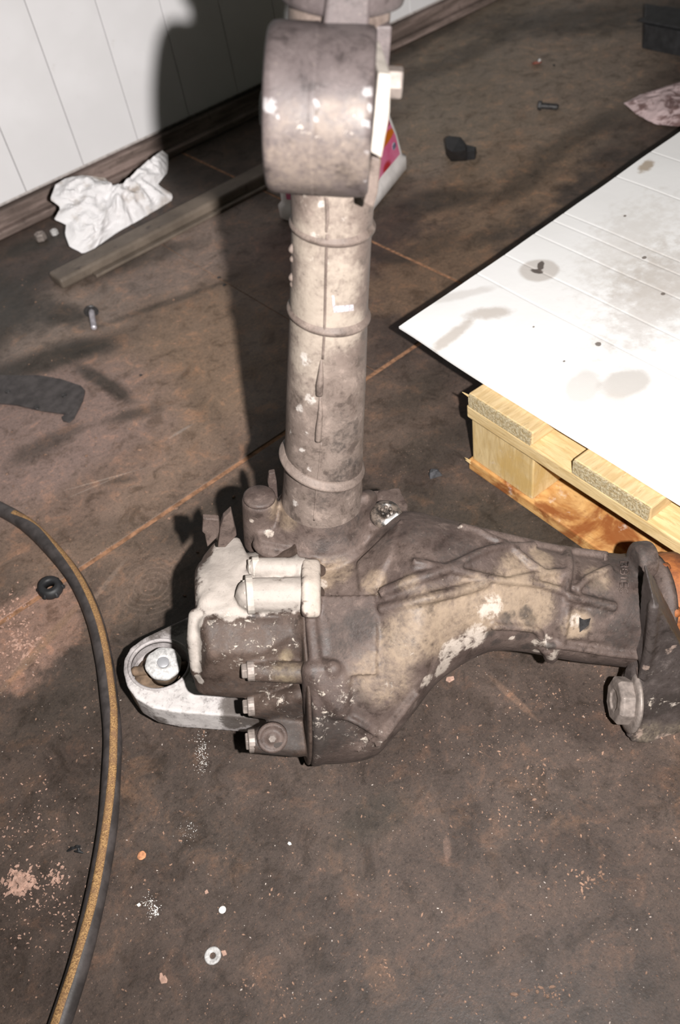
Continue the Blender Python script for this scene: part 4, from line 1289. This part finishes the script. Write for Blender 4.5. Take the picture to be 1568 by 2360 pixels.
def fbolt(name, x0, y0, x1, y1, r, hr, hl_, mat_h, mat_s, label, washer=False, group=None):
    a, b = P(x0, y0, hr), P(x1, y1, r)
    rt = empty(name, (a.x, a.y, 0))
    tag(rt, label, 'bolt', group)
    a = a - rt.location; b = b - rt.location
    d = (b - a).normalized()
    h = bmesh.new()
    add_lathe(h, a, d, [(hr * .9, 0), (hr, hl_ * .15), (hr, hl_ * .9), (hr * .95, hl_)], 6)
    if washer:
        add_lathe(h, a + d * hl_, d, [(hr * 1.25, 0), (hr * 1.3, .0012), (hr * 1.2, .002)], 20)
    obj('bolt_head', h, mat_h, rt)
    s = bmesh.new()
    L = (b - a).length
    pr = [(r, hl_)]
    k = int((L - hl_) / .0018)
    for i in range(k):
        pr += [(r, hl_ + i * .0018), (r * .86, hl_ + i * .0018 + .0009)]
    pr.append((r * .6, L))
    add_lathe(s, a, d, pr, 14)
    obj('bolt_shank', s, mat_s, rt, True)
    return rt
fbolt('bolt', 210, 712, 217, 757, .0058, .0105, .008, M_darksteel, simple('clean zinc', (.55, .52, .56), .35, .4), 'small bright bolt with a dark washer head near the rail', True)
fbolt('bolt', 1241, 243, 1288, 247, .0072, .0105, .008, M_darksteel, M_darksteel, 'dark threaded bolt lying on the floor below the red screw')
rs = empty('screw', P(1238, 150))
tag(rs, 'tiny screw with a rust red washer head on the far floor', 'screw')
b_ = bmesh.new()
add_lathe(b_, (0, 0, .003), (0.2, .3, 1), [(.011, 0), (.013, .003), (.009, .006)], 20)
obj('screw_head', b_, simple('red washer', (.20, .06, .04), .6), rs, True)
b_ = bmesh.new()
add_lathe(b_, (0, -.004, .008), (-.25, -.5, .5), [(.0035, 0), (.0035, .012), (.002, .014)], 10)
obj('screw_shank', b_, M_brightsteel, rs, True)

# castle nut
cn = P(120, 1362, .0)
nutr = empty('flange_nut', cn)
tag(nutr, 'black round castellated nut beside the hose', 'nut')
dn = Vector((.10, -.16, 1)).normalized()
b_ = bmesh.new()
add_ring(b_, (0, 0, .004), dn, [(.0165, -.002), (.0175, .003), (.0145, .012), (.0075, .012), (.0065, .008), (.0065, -.002)], 30)
nb = obj('nut_body', b_, M_black, nutr, True)
x_, y_, _ = frame(dn)
for k in range(6):
    a = k * math.pi / 3
    b_ = bmesh.new()
    add_hull_spheres(b_, [(dn * .004 + (x_ * math.cos(a) + y_ * math.sin(a)) * .016 + Vector((0, 0, .002)), .0035), (dn * .009 + (x_ * math.cos(a) + y_ * math.sin(a)) * .0145, .0028)])
    obj('nut_lug', b_, M_black, nutr, True)

def disc(name, x, y, r, h, mat, label, cat, hole=None, rag_=0.12):
    b_ = bmesh.new()
    p = P(x, y)
    if hole:
        add_ring(b_, p, (0, 0, 1), [(r, 0), (r * 1.0, h * .5), (r * .92, h), (r * .70, h), (r * .62, h * .7), (r * .50, h * .75), (hole, h * .5), (hole, 0)], 32)
    else:
        rg = add_lathe(b_, p, (0, 0, 1), [(r, 0), (r, h * .7), (r * .85, h)], 16)
        for ring_ in rg:
            for k, v in enumerate(ring_):
                q = 1 + rag_ * noise.noise(Vector((k * .7, r * 900, 0)))
                v.co = Vector((p.x + (v.co.x - p.x) * q, p.y + (v.co.y - p.y) * q, v.co.z))
    o = obj(name, b_, mat, None, True)
    tag(o, label, cat)
    return o
M_rustdisc = simple('orange rust flake', (.48, .22, .11), .8, 0, .4, 200)
M_pale = simple('pale chip', (.72, .70, .66), .7, 0, .15)
M_pinkchip = simple('pink plaster chip', (.38, .24, .185), .9, 0, .3, 200)
disc('washer', 491, 2203, .0085, .002, M_brightsteel, 'small bright steel washer on the near floor', 'washer', hole=.003)
disc('rust_flake', 327, 1972, .005, .001, M_rustdisc, 'round orange rust flake right of the hose', 'debris')
disc('paper_dot', 513, 2097, .0038, .0006, M_pale, 'small round white paper dot above the steel washer', 'debris', rag_=.03)
def chip(name, poly, h, mat, label, cat='debris'):
    b_ = floor_prism(poly, h)
    o = obj(name, b_, mat, bevel=.0004)
    tag(o, label, cat)
chip('plaster_chip', ((369, 2243), (374, 2242), (377, 2250), (381, 2247), (387, 2258), (385, 2266), (372, 2268), (368, 2256)), .0012, M_pinkchip, 'notched pinkish plaster chip below the bright washer')
chip('plaster_chip', ((1030, 1562), (1046, 1560), (1048, 1567), (1036, 1574), (1028, 1570)), .002, M_pinkchip, 'tan plaster chip on the floor below the horizontal arm')
chip('plaster_chip', ((510, 2193), (520, 2190), (524, 2200), (515, 2205)), .0015, M_pinkchip, 'tiny pink crumb touching the bright washer on its right')
chip('paint_chip', ((663, 1945), (666, 1940), (671, 1942), (673, 1947), (667, 1949)), .0012, M_pale, 'tiny white paint chip on the open near floor')
chip('paint_chip', ((315, 2086), (322, 2081), (326, 2086), (320, 2091)), .0014, M_pale, 'tiny white paint chip beside the white powder streak')
chip('plaster_chip', ((472, 2055), (478, 2050), (482, 2058), (474, 2062)), .0015, M_pinkchip, 'tan crumb just above the round white dot')

# stone / plastic lumps
def lumpo(name, x, y, balls, mat, label, cat):
    b_ = bmesh.new()
    p = P(x, y)
    add_hull(b_, [p + Vector(q) for q in balls])
    o = obj(name, b_, mat, bevel=.0008)
    tag(o, label, cat)
    return o
lumpo('stone', 1003, 1097, ((-.010, 0, 0), (.008, -.008, 0), (.010, .004, 0), (-.004, .010, 0), (-.008, .002, .010), (.002, -.004, .014), (.008, .002, .008), (.0, .008, .010)), simple('dark grey stone', (.055, .055, .06), .7, 0, .4, 200, .5, 300), 'small dark stone between the tube and the pallet', 'stone')
lumpo('dirt_crumb', 506, 641, ((-.005, 0, 0), (.005, -.002, 0), (.003, .004, 0), (0, 0, .005), (-.003, .003, .003)), M_black, 'upper black crumb of the pair beside the tube shadow', 'debris')
lumpo('dirt_crumb', 519, 658, ((-.006, -.001, 0), (.006, -.001, 0), (.003, .004, 0), (0, 0, .004), (-.003, .003, .003)), M_black, 'lower black crumb of the pair beside the tube shadow', 'debris')
lumpo('dirt_crumb', 326, 866, ((-.004, -.001, 0), (.004, -.001, 0), (.002, .004, 0), (0, 0, .004), (-.002, .003, .003)), M_black, 'black crumb on bare floor right of the steel strap', 'debris')
lumpo('dirt_crumb', 1278, 152, ((-.005, -.001, 0), (.005, -.001, 0), (.003, .005, 0), (0, 0, .005), (-.003, .003, .004)), M_black, 'black crumb just right of the red headed screw', 'debris')
# cable of grit by the hose
b_ = bmesh.new()
for x0, y0, x1, y1 in ((155, 1962, 178, 1952), (168, 1956, 186, 1950), (172, 1962, 192, 1966), (180, 1950, 184, 1966)):
    add_sweep(b_, [P(x0, y0, .002), P((x0 + x1) / 2, (y0 + y1) / 2 - 2, .004), P(x1, y1, .002)], [.001, .002, .0008], 6)
o = obj('rubber_shred', b_, M_black)
tag(o, 'torn black rubber shred left of the hose', 'debris')
# black connector
cr_ = empty('plastic_connector', P(1060, 365))
tag(cr_, 'black plastic connector block lying on the far floor', 'connector')
lo = cr_.location
b_ = bmesh.new()
def hullpx(b_, items):
    add_hull(b_, [P(x, y, z) - lo for x, y, z in items])
hullpx(b_, ((1028, 358, 0), (1040, 373, 0), (1078, 371, 0), (1080, 350, 0), (1026, 320, .045), (1034, 312, .045), (1062, 315, .045), (1074, 330, .04), (1030, 342, .045), (1042, 350, .045), (1074, 345, .04)))
obj('connector_body', b_, M_black, cr_, bevel=.002)
b_ = bmesh.new()
hullpx(b_, ((1072, 371, 0), (1096, 368, 0), (1100, 352, 0), (1074, 352, 0), (1068, 350, .026), (1095, 346, .026), (1098, 338, .026), (1072, 332, .026)))
obj('connector_plug', b_, M_black, cr_, bevel=.0015)
# black box at the frame edge
bx = empty('black_box', P(1540, 112))
tag(bx, 'flat black plastic box at the far right corner of the floor', 'box')
lo = bx.location
b_ = bmesh.new()
q0 = P(1480, 112) - lo; q1 = P(1640, 145) - lo; dd = Vector((.35, .25, 0)) * .35
hz = Vector((0, 0, .055))
add_hull(b_, [q0, q1, q0 + dd, q1 + dd, q0 + hz, q1 + hz, q0 + dd + hz, q1 + dd + hz])
obj('box_body', b_, M_black, bx, bevel=.004)
b_ = bmesh.new()
add_box(b_, (q0 + q1) / 2 + Vector((0, 0, .058)) + dd / 2, ((q1 - q0).length * .8, dd.length * .7, .006), Matrix.Rotation(math.atan2((q1 - q0).y, (q1 - q0).x), 3, 'Z'))
obj('box_lid', b_, M_black, bx, bevel=.002)
# little nuts by the rail
for x, y, r, lbl in ((96, 552, .013, 'dull grey nut in the gutter left of the paper towel'), (127, 540, .009, 'shiny small nut in the gutter next to the paper towel')):
    b_ = bmesh.new()
    add_ring(b_, P(x, y, 0), (0, 0, 1), [(r, 0), (r, r), (r * .9, r * 1.2), (r * .5, r * 1.2), (r * .5, 0)], 6)
    o = obj('hex_nut', b_, M_bolt if r > .01 else M_brightsteel, bevel=.001)
    tag(o, lbl, 'nut')

# ------------------------------------------------------------------ grit scattered over the floor
def scatter(name, specs, mat, label, seed, hmax=.6):
    rnd = random.Random(seed)
    verts, faces = [], []
    for x, y, s in specs(rnd):
        p = P(x, y)
        if p.y > WALLY - .04: continue
        k = rnd.choice((4, 5, 6))
        a0 = rnd.random() * 6.28
        st = 1 + rnd.random() * 1.4
        th = rnd.random() * 6.28
        base_ = len(verts)
        ring0 = []
        for i in range(k):
            a = a0 + i * 6.283 / k
            r = s * (.6 + .6 * rnd.random())
            dx, dy = math.cos(a) * r * st, math.sin(a) * r
            ring0.append((p.x + dx * math.cos(th) - dy * math.sin(th), p.y + dx * math.sin(th) + dy * math.cos(th)))
        h = s * (.3 + hmax * rnd.random())
        verts += [(a, b, -.0004) for a, b in ring0] + [(p.x + (a - p.x) * .75, p.y + (b - p.y) * .75, h) for a, b in ring0]
        for i in range(k):
            j = (i + 1) % k
            faces.append((base_ + i, base_ + j, base_ + k + j, base_ + k + i))
        faces.append(tuple(base_ + k + i for i in range(k)))
    me = bpy.data.meshes.new(name)
    me.from_pydata(verts, [], faces)
    o = link(name, me, mat)
    tag(o, label, 'debris', kind='stuff')
    return o
def uniform(nn, s0, s1, box):
    def f(r):
        for _ in range(nn):
            yield r.uniform(box[0], box[2]), r.uniform(box[1], box[3]), s0 + (s1 - s0) * r.random() ** 3
    return f
def clusters(cl):
    def f(r):
        for x, y, sx_, sy_, nn, s0, s1 in cl:
            for _ in range(nn):
                yield r.gauss(x, sx_), r.gauss(y, sy_), s0 + (s1 - s0) * r.random() ** 3
    return f
M_tan = simple('tan grit', (.22, .135, .095), .9, 0, .5, 40)
M_palegrit = simple('pale grit', (.42, .36, .32), .9, 0, .3, 40)
scatter('floor_grit', uniform(1700, .0003, .0014, (-50, 1500, 1600, 2400)), M_tan, 'fine tan grit strewn over the near floor', 1)
scatter('floor_grit', uniform(500, .0003, .0009, (-50, 1450, 1600, 2400)), M_palegrit, 'fine pale specks strewn over the near floor', 2)
scatter('floor_grit', uniform(260, .0006, .0022, (-50, 620, 600, 1500)), M_tan, 'sparse tan grit over the left floor', 3)
scatter('floor_grit', clusters(((45, 2035, 18, 16, 260, .0008, .003), (130, 2020, 14, 12, 60, .0006, .0022), (110, 2110, 60, 50, 140, .0005, .0015), (60, 1900, 60, 60, 140, .0005, .0015), (30, 1450, 35, 45, 160, .0008, .0022), (60, 1490, 18, 12, 50, .001, .003))), M_pinkchip, 'crumbled pinkish plaster grit left of the hose', 4)
scatter('floor_grit', clusters(((345, 2080, 8, 10, 50, .0003, .0008), (358, 2102, 6, 8, 60, .0003, .0010), (465, 1740, 8, 28, 170, .0003, .0006), (432, 1912, 12, 12, 60, .0002, .0005))), M_pale, 'white powder streaks on the floor near the hose', 5)
scatter('floor_grit', clusters(((1190, 1900, 40, 40, 60, .0005, .0019), (1370, 2030, 25, 15, 60, .0005, .0018), (1240, 2290, 40, 16, 50, .0005, .0019), (1240, 1780, 60, 30, 60, .0005, .0017), (1110, 1740, 60, 60, 80, .0004, .0015), (620, 2290, 60, 40, 60, .0004, .0014), (870, 2240, 40, 30, 40, .0004, .0014), (1350, 1640, 60, 60, 60, .0004, .0014), (1250, 1620, 60, 50, 60, .0004, .0014))), M_tan, 'rusty crumbs in small heaps on the right floor', 6)
